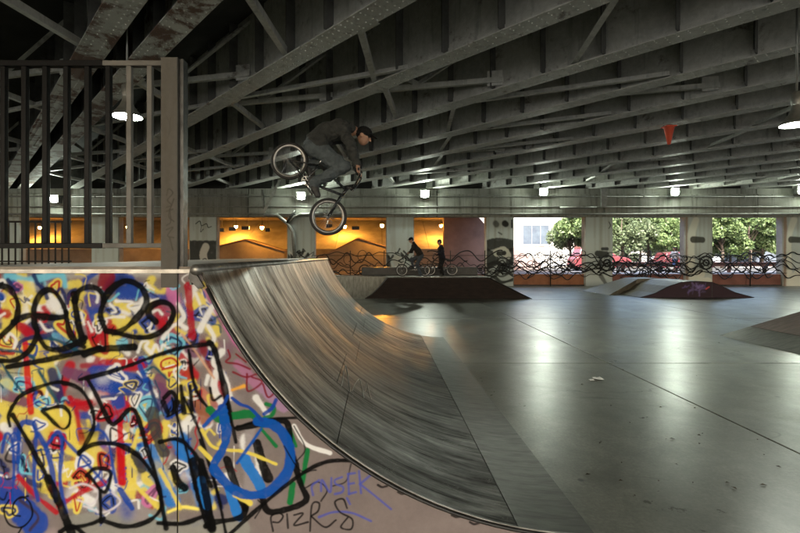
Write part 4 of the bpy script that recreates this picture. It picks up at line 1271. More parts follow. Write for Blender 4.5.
# ================================================================== IRON FENCE SCULPTURE ALONG THE PIER
fyv = PD - .16
def rod(m, pts, r=.022, n=6):
    m.tube([(x, fyv + dy, z) for x, dy, z in pts], r, n)
fl_lab = ["wavy iron fence behind the riders with loops at its right end", "wavy iron fence with a small spoked wheel in front of the orange wall",
          "tangled wavy iron fence in front of the pedestrian", "wavy iron fence of crossing ripples in the rightmost open bay", "wavy iron fence below the flying bike, lit orange"]
rr2 = random.Random(5)
for q, k in enumerate((4, 5, 6, 7, 3)):
    a, b = CXS[k] - .1, CXS[k + 1] + .1
    mid = (CXS[k] + CXS[k + 1]) / 2
    fn = thing("iron_fence", fl_lab[q], "fence", (mid, fyv, 0), "wavy iron fences between the pier columns")
    for pxp in ([mid] if k >= 5 else [mid, CXS[k + 1] - CW / 2 - .1]):
        m = MB(); m.tube([(pxp, fyv, 0), (pxp, fyv, 2.0)], .028, 6); m.build("post", M_IRON, fn, smooth=True)
    for z in (.86, 1.72) if k != 7 else (.74, 1.72):
        m = MB(); m.tube([(a + CW / 2, fyv + .03, z), (b - CW / 2, fyv + .03, z)], .016, 6); m.build("rail", M_IRON, fn, smooth=True)
    nw = 13 if k in (5, 6) else (10 if k == 7 else 6)
    for j in range(nw):
        base = .72 + (j % 5) * .26 + rr2.uniform(-.06, .06)
        amp = rr2.uniform(.08, .3); wl = rr2.uniform(1.0, 2.6); ph = rr2.uniform(0, 6.28)
        amp2 = rr2.uniform(.03, .1); wl2 = rr2.uniform(.5, .9)
        xs_ = np.linspace(a if j % 2 else a + CW / 2 + rr2.uniform(0, 1.2), b if j % 3 else b - CW / 2 - rr2.uniform(0, 1.2), 56)
        m = MB()
        rod(m, [(x, (j - 4) * .012, min(2.02, max(.3, base + amp * math.sin(x / wl * 6.28 + ph) + amp2 * math.sin(x / wl2 * 6.28 + ph * 2)))) for x in xs_], rr2.uniform(.018, .036))
        m.build("wavy_rod", M_IRON, fn, smooth=True)
    for j in range(13 if k > 4 else 4):                                   # curls sticking up
        x = rr2.uniform(a + CW / 2 + .2, b - CW / 2 - .2); z = rr2.uniform(.8, 1.85); R_ = rr2.uniform(.1, .3); s_ = rr2.choice((-1, 1))
        m = MB()
        rod(m, [(x + s_ * R_ * (1 - t / 9) * math.cos(t) , -.06, z + R_ * (1 - t / 9) * math.sin(t) * 1.1) for t in np.linspace(-1.5, 4.6, 22)], .02)
        m.build("curled_rod", M_IRON, fn, smooth=True)
    wheels = {5: [(mid + 1.15, 1.08, .2)], 6: [(CXS[6] + .35, 1.3, .42), (mid - .4, .75, .25)], 7: [(CXS[7] + .25, 1.32, .36)], 4: [(CXS[5] - 1.15, .95, .2), (CXS[5] + .2, 1.0, .3)], 3: [(mid + .8, .9, .3)]}[k]
    for (x, z, R_) in wheels:
        m = MB()
        for f_ in (1, .45):
            m.tube([(x + R_ * f_ * math.cos(t), fyv - .06, z + R_ * f_ * math.sin(t)) for t in np.linspace(0, 6.283, 24, endpoint=False)], .03 * R_ / .3 + .006, 6, closed=True)
        for t in np.linspace(0, 6.283, 6, endpoint=False):
            m.tube([(x, fyv - .06, z), (x + R_ * math.cos(t), fyv - .06, z + R_ * math.sin(t))], .012, 5)
        m.build("iron_wheel", M_IRON, fn, smooth=True)
        for s_ in (-1, 1):
            m = MB()
            rod(m, [(x + s_ * R_ * .9 + s_ * t, -.04, z + .25 * math.sin(t * 3) * s_ - .25 * t) for t in np.linspace(0, 1.1, 16)], .03)
            m.build("wavy_rod", M_IRON, fn, smooth=True)

# ================================================================== LAMPS
def dome(m, c, R, n=12, rings=5, sy=.6):
    prof = [(R * math.cos(i / rings * math.pi / 2) + 1e-4, -R * sy * math.sin(i / rings * math.pi / 2)) for i in range(rings + 1)]
    return m.lathe(prof, c, n, 'y')
lamp_lab = ["glowing flood lamp on the cap beam seen between the black bars", "glowing flood lamp on the cap beam under the flying bike's rear wheel", "glowing flood lamp on the cap beam above the two riders",
            "glowing flood lamp on the cap beam above the orange low wall", "glowing flood lamp on the cap beam above the small jump box", "glowing flood lamp on the cap beam at the right edge"]
for (px, py), lab in zip(((53, 199), (301, 196), (425, 194), (544, 192), (676, 192), (803, 190.5)), lamp_lab):
    yl_ = PD - .5
    p = W(px, py, yl_)
    lt = thing("flood_lamp", lab, "lamp", p, "flood lamps along the cap beam")
    MB().box2((p.x - .25, yl_ + .06, p.z - .2), (p.x + .25, yl_ + .3, p.z + .2)).build("housing", M_GALV, lt, bevel=.02)
    MB().box2((p.x - .05, yl_ + .3, p.z - .05), (p.x + .05, PD - .02, p.z + .06)).build("arm", M_GALV, lt)
    dome(MB(), (p.x, yl_ + .055, p.z), .19).build("lens", M_LAMP, lt, smooth=True)
    MB().box2((p.x - .28, yl_ - .02, p.z + .205), (p.x + .24, yl_ + .32, p.z + .225)).build("hood", M_GALV, lt)
pend = [(W(127, 117, 8.4), "bell shaped pendant lamp glowing behind the beige bars"), (W(797, 125, 8.4), "bell shaped pendant lamp at the right edge")]
z_ = pend[1][0].z
for k, (x, y) in enumerate(((-4.5, -3.6), (7.4, -3.6), (-16.4, 8.4), (19.3, 8.4))):      # added unseen lamps, fill light for girder webs and graffiti side
    pend.append((Vector((x, y, z_)), ["added pendant fill lamp behind the viewer on the left", "added pendant fill lamp behind the viewer on the right", "added pendant fill lamp far out to the left", "added pendant fill lamp far out to the right"][k]))
for p, lab in pend:
    lt = thing("pendant_lamp", lab, "lamp", p, "bell shaped pendant lamps")
    prof = [(.255, 0), (.25, .03), (.19, .1), (.12, .2), (.085, .28), (.08, .36)]
    MB().lathe(prof, p, 24).build("shade", M_GALV, lt, smooth=True)
    MB().lathe([(.001, -.012), (.12, -.01), (.235, .012)], p, 24).build("lens", M_PEND, lt, smooth=True)
    MB().lathe([(.08, .36), (.09, .4), (.09, .56), (.03, .6), (.001, .6)], p, 16).build("ballast", M_GALV, lt, smooth=True)
    MB().tube([p + Vector((0, 0, .6)), Vector((p.x, p.y, ZF + GH))], .016, 8).build("stem", M_GALV, lt, smooth=True)
sod_lab = ["small orange sodium lamp in the back bay beside the drain pipe", "small orange sodium lamp in the back bay left of the riders' column", "small orange sodium lamp in the back bay between the two riders",
           "small orange sodium lamp in the back bay next to the third column", "small orange sodium lamp in the back bay far left behind the bars", "small orange sodium lamp in the back bay near the far left column", "small orange sodium lamp in the back bay behind the flying bike's front wheel"]
for (px, py, yl_), lab in zip(((262, 228, 35.4), (382, 226, 35.4), (441, 226, 41.2), (236, 227, 41.6), (128, 228, 35.4), (40, 228, 41.2), (345, 227, 42)), sod_lab):
    p = W(px, py, yl_)
    lt = thing("sodium_lamp", lab, "lamp", p, "orange sodium lamps in the back bay")
    MB().box2((p.x - .16, yl_ - .1, p.z + .1), (p.x + .16, yl_ + .16, p.z + .22)).build("housing", M_EDGE, lt, bevel=.01)
    MB().lathe([(.001, -.11), (.08, -.08), (.13, 0), (.13, .098)], p, 12).build("lens", M_SOD, lt, smooth=True)
    MB().tube([p + Vector((0, 0, .22)), Vector((p.x, p.y, 5.5))], .02, 6).build("stem", M_EDGE, lt)
for k, (px, py, yy) in enumerate(((222, 230, 33), (233, 229, 33), (247, 228, 34), (268, 230, 33), (330, 226, 33), (357, 228, 34), (113, 229, 33))):
    p = W(px, py, yy)
    jbx = thing("junction_box", ["small junction box hanging at the left of the first orange bay", "second junction box from the left in the first orange bay", "wide junction box hanging in the middle of the first orange bay", "junction box hanging right of the sodium lamp",
        "junction box hanging behind the flying bike's front wheel", "junction box hanging over the second concrete bank", "junction box hanging behind the beige bars"][k], "junction box", p, "junction boxes hanging in the back bay")
    MB().box2((p.x - .16 - .1 * (k % 3), yy - .1, p.z - .12), (p.x + .16, yy + .1, p.z + .12)).build("box", M_EDGE, jbx)
    MB().tube([p + Vector((0, 0, .12)), Vector((p.x, yy, 5.5))], .015, 5).build("stem", M_EDGE, jbx)

# ------------------------------------------------------------------ drain pipe with a wye on the third column
dp = thing("drain_pipe", "grey drain pipe with a wye fitting on the column behind the flying bike", "pipe", W(290, 240, PD - .15))
def dpt(px, py, dy=-.3):
    return W(px, py, PD + dy)
MB().tube([dpt(264, 215), dpt(277, 215), dpt(282, 219), dpt(288, 224), dpt(293, 232), dpt(295, 262)], .1, 10).build("pipe_run", M_GALV, dp, smooth=True)
MB().tube([dpt(346, 213), dpt(300, 214.5), dpt(294, 217), dpt(288, 223.6)], .095, 10).build("pipe_branch", M_GALV, dp, smooth=True)
MB().tube([dpt(295, 210.5, -.34), dpt(287, 223, -.34)], .075, 10).build("pipe_stub", M_EDGE, dp, smooth=True)
MB().angle(dpt(263, 213, -.5), dpt(280, 180, -.5), .16, .02, up=(0, 1, 0)).build("steel_strut", M_GALV, dp)
MB().tube([dpt(265, 214), dpt(263, 200), dpt(262, 190)], .07, 8).build("riser", M_GALV, dp, smooth=True)
vp = thing("downpipe", "thin square downpipe on the cap beam right of the orange low wall", "pipe", W(601, 205, PD - .2))
MB().box2((W(599, 0, PD).x, PD - .3, ZC + .5), (W(604.5, 0, PD).x, PD - .16, ZT + .1)).build("pipe_run", M_GALV, vp, bevel=.01)
MB().tube([W(596, 207, PD - .24), W(560, 207.5, PD - .24)], .07, 8).build("pipe_branch", M_GALV, vp, smooth=True)

# ------------------------------------------------------------------ traffic cone hanging upside down from the bracing
yk = F * 20.4 / (669 + 40)
kp = W(669, 121, yk)
kp.z = ZF - .035
cn = thing("traffic_cone", "orange traffic cone hanging upside down from the girders", "traffic cone", kp)
MB().lathe([(.14, -.02), (.135, -.05), (.045, -.5), (.035, -.52), (.001, -.52)], kp, 16).build("cone_body", M_CONE, cn, smooth=True)
MB().box2((kp.x - .15, kp.y - .15, kp.z - .022), (kp.x + .15, kp.y + .15, kp.z + .012)).build("cone_base", M_CONE, cn, bevel=.01)
for s_ in (-1, 1):
    MB().tube([kp + Vector((s_ * .12, 0, .012)), kp + Vector((s_ * .2, .02, .06)), kp + Vector((s_ * .12, .05, .12))], .006, 5).build("tie_wire", M_EDGE, cn)

# ------------------------------------------------------------------ litter on the floor
lit = [(598, 379, .07, "crumpled white paper scrap alone in the middle of the floor"), (592, 380.5, .035, "tiny white paper crumb beside the larger scrap"), (581, 292, .09, "white scrap on the floor below the orange wall"), (593, 293, .11, "flat pale scrap on the floor left of the jump box"), (612, 291, .05, "small pale scrap right of the two scraps near the jump box")]
for (px, py, sz, lab) in lit:
    y = F * CH / (py - CY)
    p = Vector(((px - CX) * y / F, y, .003))
    m = MB()
    vs = []
    for i in range(4):
        for j in range(4):
            vs.append((p.x + (i - 1.5) * sz * .7 + random.uniform(-.2, .2) * sz, p.y + (j - 1.5) * sz * .6 + random.uniform(-.2, .2) * sz, .004 + random.uniform(0, .3) * sz))
    m.add(vs, [(i * 4 + j, i * 4 + j + 1, i * 4 + j + 5, i * 4 + j + 4) for i in range(3) for j in range(3)])
    tag(m.build("paper_scrap", M_PAPER), lab, "litter")
leaf_sp = [(640, 400), (666, 458), (585, 477), (707, 436), (620, 470), (700, 330), (640, 490), (735, 470), (560, 420), (690, 505), (770, 500), (655, 423)]
m = MB()
for (px, py) in leaf_sp * 3:
    px += random.uniform(-60, 60); py += random.uniform(-30, 30)
    y = F * CH / (py - CY); x = (px - CX) * y / F
    if x < 1.6: continue
    a_ = random.uniform(0, 6.28); L_ = random.uniform(.012, .028)
    c_, s_ = math.cos(a_), math.sin(a_)
    m.add([(x + L_ * c_, y + L_ * s_, .006), (x - L_ * .5 * s_, y + L_ * .5 * c_, .014), (x - L_ * c_, y - L_ * s_, .005), (x + L_ * .5 * s_, y - L_ * .5 * c_, .012)], [(0, 1, 2, 3)])
lf = m.build("leaf_litter", M_LEAFDRY)
kind(tag(lf, "small dark dry leaf bits scattered over the floor", "litter"), "stuff")

# ================================================================== BIKES
def make_bike(label, group, loc, rot, peg=True):
    "BMX bike; local x forward, z up, origin at the rear hub"
    b = thing("bmx_bike", label, "bicycle", loc, group, rot)
    WB, RW = .93, .2575
    V = Vector
    bb, hb, ht, sc_, st_ = V((.36, 0, .035)), V((.795, 0, .325)), V((.765, 0, .43)), V((.27, 0, .3)), V((.215, 0, .43))
    hub_r, hub_f = V((0, 0, 0)), V((WB, 0, 0))
    m = MB()
    m.tube([bb, hb], .019, 10); m.tube([sc_, ht - V((.0, 0, .02))], .018, 10); m.tube([bb, sc_], .016, 10)
    m.tube([hb + (hb - ht) * .1, ht], .023, 10)
    for s in (-1, 1):
        m.tube([bb + V((-.03, s * .03, 0)), V((.2, s * .055, .02)), V((0, s * .062, 0))], .01, 8)
        m.tube([sc_ + V((0, s * .018, -.01)), V((0, s * .062, 0))], .009, 8)
    m.tube([bb + V((0, -.035, 0)), bb + V((0, .035, 0))], .024, 10)
    m.build("frame", M_FRAMEPAINT, b, smooth=True, local=True)
    m = MB()
    m.tube([hb + (hb - ht) * .12 + V((0, -.06, 0)), hb + (hb - ht) * .12 + V((0, .06, 0))], .018, 8)
    for s in (-1, 1):
        m.tube([hb + (hb - ht) * .12 + V((0, s * .06, 0)), hub_f + V((0, s * .058, 0))], [.017, .012], 8)
    m.build("fork", M_FRAMEPAINT, b, smooth=True, local=True)
    m = MB()
    stem = ht + V((.055, 0, .05))
    m.tube([ht, ht + V((-.012, 0, .05))], .02, 8); m.tube([ht + V((-.012, 0, .045)), stem], .022, 8)
    g_ = V((.69, 0, .69))
    for s in (-1, 1):
        m.tube([stem, stem + V((0, s * .07, 0)), V((.765, s * .15, .62)), V((.735, s * .2, .68)), V((.69, s * .36, .69))], .0115, 8)
    m.tube([V((.775, -.125, .585)), V((.775, .125, .585))], .009, 8)
    hbars = m.build("handlebar", M_FRAMEPAINT, b, smooth=True, local=True)
    for s in (-1, 1):
        MB().tube([V((.70, s * .25, .688)), V((.69, s * .37, .69))], .017, 8).build("grip", M_PLAST, hbars, smooth=True, local=True)
    m = MB()
    m.tube([sc_, st_], .013, 8)
    m.build("seat_post", M_CHROME, b, smooth=True, local=True)
    m = MB()
    prof = [(-.13, .07), (-.09, .075), (-.02, .06), (.05, .035), (.12, .022)]
    vs, fs = [], []
    for (x, w) in prof:
        for t in np.linspace(0, 2 * math.pi, 10, endpoint=False):
            vs.append((st_.x + x, w * math.cos(t), st_.z + .03 + .022 * math.sin(t) + x * .25))
    for i in range(len(prof) - 1):
        for k in range(10):
            l = (k + 1) % 10
            fs.append((i * 10 + k, i * 10 + l, i * 10 + 10 + l, i * 10 + 10 + k))
    fs += [tuple(range(9, -1, -1)), tuple(range(40, 50))]
    m.add(vs, fs)
    m.build("saddle", M_PLAST, b, smooth=True, local=True)
    for hub in (hub_f, hub_r):
        ring = lambda R_, n: [hub + V((R_ * math.cos(t), 0, R_ * math.sin(t))) for t in np.linspace(0, 2 * math.pi, n, endpoint=False)]
        m = MB()
        Rr = .208
        n = 48
        prof = [(-.017, Rr + .012), (-.017, Rr - .012), (0, Rr - .018), (.017, Rr - .012), (.017, Rr + .012)]
        vs, fs = [], []
        for t in np.linspace(0, 2 * math.pi, n, endpoint=False):
            for (w, R_) in prof:
                vs.append(hub + V((R_ * math.cos(t), w, R_ * math.sin(t))))
        for i in range(n):
            j = (i + 1) % n
            for k in range(4):
                fs.append((i * 5 + k, i * 5 + k + 1, j * 5 + k + 1, j * 5 + k))
        m.add(vs, fs)
        wh = m.build("wheel", M_ALU, b, smooth=True, local=True)
        MB().tube(ring(.234, 48), .0245, 10, closed=True).build("tyre", M_TYRE, wh, smooth=True, local=True)
        m = MB(); m.tube([hub + V((0, -.05, 0)), hub + V((0, -.03, 0)), hub + V((0, -.03, 0)), hub + V((0, .03, 0)), hub + V((0, .03, 0)), hub + V((0, .05, 0))], [.024, .024, .014, .014, .024, .024], 10)
        m.build("hub", M_ALU, wh, smooth=True, local=True)
        m = MB()
        for k in range(36):
            t = 2 * math.pi * k / 36
            s = 1 if k % 2 else -1
            t2 = t + (.9 if (k // 2) % 2 else -.9)
            m.tube([hub + V((.022 * math.cos(t2), s * .028, .022 * math.sin(t2))), hub + V(((Rr - .014) * math.cos(t), s * .004, (Rr - .014) * math.sin(t)))], .0012, 4, caps=False)
        m.build("spokes", M_CHROME, wh, local=True)
    # drivetrain
    m = MB()
    m.lathe([(.055, -.046), (.062, -.046), (.062, -.05), (.055, -.05), (.055, -.046)], bb, 24, 'y')
    for t in np.linspace(0, 2 * math.pi, 5, endpoint=False):
        m.bar(bb + V((0, -.048, 0)), bb + V((.057 * math.cos(t), -.048, .057 * math.sin(t))), .012, .004, (0, 1, 0))
    m.build("chainring", M_ALU, b, local=True)
    ca = math.radians(-12)
    m = MB()
    for s in (-1, 1):
        e = bb + V((s * -.172 * math.cos(ca), s * .068, s * -.172 * math.sin(ca)))
        m.tube([bb + V((0, s * .058, 0)), e], [.014, .011], 8)
    m.tube([bb + V((0, -.06, 0)), bb + V((0, .06, 0))], .012, 8)
    m.build("crank", M_CHROME, b, smooth=True, local=True)
    for s in (-1, 1):
        e = bb + V((s * -.172 * math.cos(ca), s * .068, s * -.172 * math.sin(ca)))
        MB().box(e + V((0, s * .06, 0)), (.095, .1, .018)).build("pedal", M_PLAST, b, bevel=.004, local=True)
    m = MB()
    for s in (-1, 1):
        m.tube([bb + V((0, -.048, s * .058)), V((0, -.048, s * .024))], .004, 5)
    m.build("chain", M_EDGE, b, local=True)
    if peg:
        for hub in (hub_f, hub_r):
            MB().tube([hub + V((0, -.065, 0)), hub + V((0, -.17, 0))], .018, 10).build("peg", M_CHROME, b, smooth=True, local=True)
    return b

# ================================================================== PEOPLE (signed-distance bodies, one continuous skin)
def snet(Fv, org, h):
    Sg = Fv < 0
    nx, ny, nz = Fv.shape
    cx_, cy_, cz_ = nx - 1, ny - 1, nz - 1
    acc = np.zeros((cx_, cy_, cz_, 3)); cnt = np.zeros((cx_, cy_, cz_))
    ii, jj, kk = np.meshgrid(np.arange(cx_), np.arange(cy_), np.arange(cz_), indexing='ij')
    base = np.stack([ii, jj, kk], -1).astype(float)
    for ax in range(3):
        o1, o2 = [a for a in range(3) if a != ax]
        for u in (0, 1):
            for v in (0, 1):
                off = [0, 0, 0]; off[o1] = u; off[o2] = v
                s0 = tuple(slice(off[a], off[a] + (cx_, cy_, cz_)[a]) for a in range(3))
                off2 = list(off); off2[ax] += 1
                s1 = tuple(slice(off2[a], off2[a] + (cx_, cy_, cz_)[a]) for a in range(3))
                f0, f1 = Fv[s0], Fv[s1]
                mk = Sg[s0] != Sg[s1]
                t = np.where(mk, f0 / np.where(mk, f0 - f1, 1), 0)
                p = base + np.array(off, float)
                p[..., ax] += t
                acc += p * mk[..., None]; cnt += mk
    act = cnt > 0
    idx = np.full(act.shape, -1, int)
    idx[act] = np.arange(act.sum())
    verts = acc[act] / cnt[act][:, None] * h + org
    faces = []
    for ax in range(3):
        o1, o2 = [(1, 2), (2, 0), (0, 1)][ax]
        sl0 = [slice(None)] * 3; sl1 = [slice(None)] * 3
        sl0[ax] = slice(0, -1); sl1[ax] = slice(1, None)
        A, B_ = Sg[tuple(sl0)], Sg[tuple(sl1)]
        e = np.argwhere(A != B_)
        sz = (cx_, cy_, cz_)
        ok = (e[:, o1] > 0) & (e[:, o2] > 0) & (e[:, o1] < sz[o1]) & (e[:, o2] < sz[o2])
        e = e[ok]
        ins = A[tuple(e.T)]
        q = []
        for d1, d2 in ((-1, -1), (0, -1), (0, 0), (-1, 0)):
            c = e.copy(); c[:, o1] += d1; c[:, o2] += d2
            q.append(idx[tuple(c.T)])
        q = np.stack(q, 1)
        q[~ins] = q[~ins][:, ::-1]
        faces.append(q)
    return verts, np.vstack(faces)

def prim_d(pr, P):
    if pr[0] == 'c':
        _, a, b, ra, rb = pr[:5]
        a, b = np.array(a), np.array(b)
        ab = b - a
        t = np.clip(((P - a) @ ab) / max(ab @ ab, 1e-9), 0, 1)
        return np.linalg.norm(P - a - t[..., None] * ab, axis=-1) - (ra + (rb - ra) * t)
    _, c, Rm, rad = pr[:4]
    q = (P - np.array(c)) @ np.array(Rm).T        # rows of Rm are the axes
    rad = np.array(rad)
    k0 = np.linalg.norm(q / rad, axis=-1)
    k1 = np.linalg.norm(q / rad ** 2, axis=-1)
    return k0 * (k0 - 1) / np.maximum(k1, 1e-6)

from mathutils import noise as mnoise
def make_body(name, prims, h, mats, parent, fold_amp=.02):
    lo = np.full(3, 1e9); hi = -lo
    for pr in prims:
        if pr[0] == 'c':
            for p, r_ in ((pr[1], pr[3]), (pr[2], pr[4])):
                lo = np.minimum(lo, np.array(p) - r_); hi = np.maximum(hi, np.array(p) + r_)
        else:
            r_ = max(pr[3]); lo = np.minimum(lo, np.array(pr[1]) - r_); hi = np.maximum(hi, np.array(pr[1]) + r_)
    lo -= .05; hi += .05
    n = ((hi - lo) / h).astype(int) + 1
    ax = [lo[a] + np.arange(n[a]) * h for a in range(3)]
    Fv = np.full(tuple(n), 1.0)
    for pr in prims:
        k = pr[6] if pr[0] == 'c' else pr[5]
        if pr[0] == 'c':
            a_ = np.minimum(np.array(pr[1]) - pr[3], np.array(pr[2]) - pr[4]); b_ = np.maximum(np.array(pr[1]) + pr[3], np.array(pr[2]) + pr[4])
        else:
            a_ = np.array(pr[1]) - max(pr[3]); b_ = np.array(pr[1]) + max(pr[3])
        i0 = np.maximum(((a_ - .06 - lo) / h).astype(int), 0); i1 = np.minimum(((b_ + .06 - lo) / h).astype(int) + 2, n)
        sl = tuple(slice(i0[q], i1[q]) for q in range(3))
        G = np.stack(np.meshgrid(*[ax[q][sl[q]] for q in range(3)], indexing='ij'), -1)
        d = prim_d(pr, G)
        c = Fv[sl]
        hh = np.clip(.5 + .5 * (c - d) / k, 0, 1)
        Fv[sl] = c * (1 - hh) + d * hh - k * hh * (1 - hh)
    v, f = snet(Fv, lo, h)
    D = np.stack([prim_d(pr, v) - (pr[7] if pr[0] == 'c' and len(pr) > 7 else (pr[6] if pr[0] == 'e' and len(pr) > 6 else 0)) for pr in prims], 0)
    labs = np.array([pr[5] if pr[0] == 'c' else pr[4] for pr in prims])
    lv = labs[D.argmin(0)]
    me = bpy.data.meshes.new(name)
    me.from_pydata(v.tolist(), [], f.tolist())
    me.update()
    nr_ = np.empty(len(v) * 3, np.float32); me.vertices.foreach_get("normal", nr_) if False else me.vertex_normals.foreach_get("vector", nr_)
    nr_ = nr_.reshape(-1, 3)
    fold = np.array([mnoise.fractal(Vector((p[0] * 9, p[1] * 9, p[2] * 15)), 1.0, 2.0, 3) + .6 * abs(mnoise.noise(Vector((p[0] * 17 + 3, p[1] * 17, p[2] * 22)))) for p in v])
    v = v + nr_ * (fold * fold_amp * ((lv == 0) | (lv == 1)))[:, None]
    me.vertices.foreach_set("co", v.astype(np.float32).ravel())
    for m in mats:
        me.materials.append(m)
    me.polygons.foreach_set("material_index", lv[f[:, 0]].astype(np.int32))
    me.polygons.foreach_set("use_smooth", np.ones(len(f), bool))
    me.update()
    o = mkobj(name, me, None, parent)
    return o

def A(v): return np.array(v, float)
def hand(pr, wr, grip, fing, palmn, sc=1.0, L=2):
    """palm from the wrist to the grip point, four fingers curling round the bar, thumb from the side.
    fing: direction along the knuckle row; palmn: direction the fingers curl towards"""
    wr, grip, fing, palmn = A(wr), A(grip), A(fing), A(palmn)
    fing = fing / np.linalg.norm(fing); palmn = palmn / np.linalg.norm(palmn)
    ax = grip - wr; ax /= max(np.linalg.norm(ax), 1e-6)
    kn = grip - palmn * .018 * sc
    for q, ln in ((-.03, .9), (-.01, 1.0), (.01, .95), (.03, .75)):
        b0 = kn + fing * q * sc
        pr.append(('c', wr + fing * q * .45, b0, .017 * sc, .0145 * sc, L, .012))
        b1 = b0 + ax * .03 * sc * ln + palmn * .004
        b2 = b1 + palmn * .03 * sc * ln
        b3 = b2 - ax * .03 * sc * ln
        pr.append(('c', b0, b1, .0105 * sc, .01 * sc, L, .003)); pr.append(('c', b1, b2, .01 * sc, .009 * sc, L, .003)); pr.append(('c', b2, b3, .009 * sc, .008 * sc, L, .003))
    t0 = wr + ax * .03 - fing * .03 * sc
    t1 = t0 - fing * .018 * sc + palmn * .03 * sc + ax * .015
    t2 = t1 + palmn * .012 * sc + ax * .035 * sc
    pr.append(('c', t0, t1, .014 * sc, .012 * sc, L, .008)); pr.append(('c', t1, t2, .011 * sc, .009 * sc, L, .003))

def head(pr, c, face, up, sc=1.0, cap=True, hair=False, skin=2, capL=3, eyeL=5):
    c, f, u = A(c), A(face), A(up)
    f = f / np.linalg.norm(f); u = u - f * (u @ f); u /= np.linalg.norm(u); l = np.cross(u, f)
    R = [f, l, u]
    pr.append(('e', c + u * .02 * sc, R, A((.098, .077, .105)) * sc, skin, .02))
    pr.append(('e', c - u * .055 * sc + f * .025 * sc, R, A((.065, .058, .065)) * sc, skin, .03))          # jaw
    pr.append(('c', c + f * .093 * sc + u * .02 * sc, c + f * .116 * sc - u * .016 * sc, .01 * sc, .015 * sc, skin, .012))  # nose
    pr.append(('e', c + f * .078 * sc + u * .032 * sc, R, A((.02, .05, .014)) * sc, skin, .012))           # brow
    pr.append(('e', c + f * .086 * sc - u * .055 * sc, R, A((.012, .026, .01)) * sc, 6, .006))              # mouth
    for s in (-1, 1):
        pr.append(('e', c + l * s * .078 * sc - f * .005 * sc, R, A((.028, .012, .034)) * sc, skin, .008))
        pr.append(('e', c + f * .086 * sc + l * s * .033 * sc + u * .012 * sc, R, A((.011, .014, .009)) * sc, eyeL, .004))
    if cap:
        pr.append(('e', c + u * .062 * sc - f * .008 * sc, R, A((.108, .09, .078)) * sc, capL, .006, .012))
        pr.append(('e', c + u * .052 * sc + f * .125 * sc, R, A((.066, .066, .01)) * sc, capL, .008))
        pr.append(('e', c + u * .012 * sc - f * .055 * sc, R, A((.058, .08, .06)) * sc, capL, .008, .004))
    if hair:
        pr.append(('e', c + u * .055 * sc - f * .015 * sc, R, A((.1, .086, .082)) * sc, capL, .008, .01))
        pr.append(('e', c + u * .0 * sc - f * .05 * sc, R, A((.06, .08, .075)) * sc, capL, .008, .004))

def limbs(pr, J, sc=1.0, TOP=0, LEG=1, SKIN=2, SHOE=4, hood=True, sleeves=True, shorts=False):
    g_ = {k: A(v) for k, v in J.items()}
    hip, ch = g_['hip'], g_['chest']
    lat = g_['sr'] - g_['sl']; lat /= np.linalg.norm(lat)
    hl = g_['hr'] - g_['hl']; hl /= np.linalg.norm(hl)
    mid = (hip + ch) / 2 + g_.get('arch', A((0, 0, 0)))
    for s in (-1, 1):
        pr.append(('c', hip + hl * s * .06 * sc, mid + lat * s * .055 * sc, .118 * sc, .112 * sc, TOP, .05))
        pr.append(('c', mid + lat * s * .055 * sc, ch + lat * s * .075 * sc, .112 * sc, .122 * sc, TOP, .05))
    pr.append(('c', hip + hl * -.07 * sc, hip + hl * .07 * sc, .125 * sc, .125 * sc, LEG, .04))
    if hood:
        hm = hip + (mid - hip) * .42
        pr.append(('c', hm - hl * .085 * sc, hm + hl * .085 * sc, .132 * sc, .132 * sc, TOP, .02))
    pr.append(('c', g_['sl'], g_['sr'], .075 * sc, .075 * sc, TOP, .06))
    pr.append(('c', (g_['sl'] + g_['sr']) / 2, g_['neck'], .07 * sc, .055 * sc, SKIN, .03))
    if hood:
        pr.append(('c', g_['neck'] + lat * -.05 + g_['hoodoff'], g_['neck'] + lat * .05 + g_['hoodoff'], .062 * sc, .062 * sc, TOP, .03))
    for s in ('l', 'r'):
        sh, el, wr = g_['s' + s], g_['e' + s], g_['w' + s]
        pr.append(('c', sh, el, .068 * sc, .056 * sc, TOP, .03))
        pr.append(('c', el, wr, .054 * sc, .042 * sc, TOP if sleeves else SKIN, .02))
        pr.append(('c', wr - (wr - el) / np.linalg.norm(wr - el) * .01, wr + (wr - el) / np.linalg.norm(wr - el) * .03, .028 * sc, .026 * sc, SKIN, .01))
        hp, kn, an, to = g_['h' + s], g_['k' + s], g_['a' + s], g_['t' + s]
        pr.append(('c', hp, kn, .1 * sc, .072 * sc, LEG, .035))
        pr.append(('c', kn, an, .07 * sc, .052 * sc, SKIN if shorts else LEG, .02))
        fd = (to - an) / np.linalg.norm(to - an)
        pr.append(('c', an - fd * .05 * sc, an + fd * .05 * sc, .045 * sc, .046 * sc, SHOE, .02))
        pr.append(('c', an + fd * .04 * sc, to, .046 * sc, .036 * sc, SHOE, .02))
        pr.append(('c', an + (kn - an) * .06, an + (kn - an) * .16, .066 * sc, .06 * sc, SKIN if shorts else LEG, .012))

# ------------------------------------------------------------------ the flying rider
RY = F / 73.0
def rp(px, py, lat=0.0):
    p = W(px, py, RY)
    return A((p.x, RY + lat, p.z))
rb_loc = W(289.5, 161, RY)
make_bike("dark bike with silver rims flying nose down above the tall ramp", "bmx bikes", rb_loc, (0, math.radians(55.3), 0), peg=False)
rider = thing("person", "rider in charcoal hoodie and black cap flying on a bike above the ramp", "person", tuple(rp(330, 190)))
pr = []
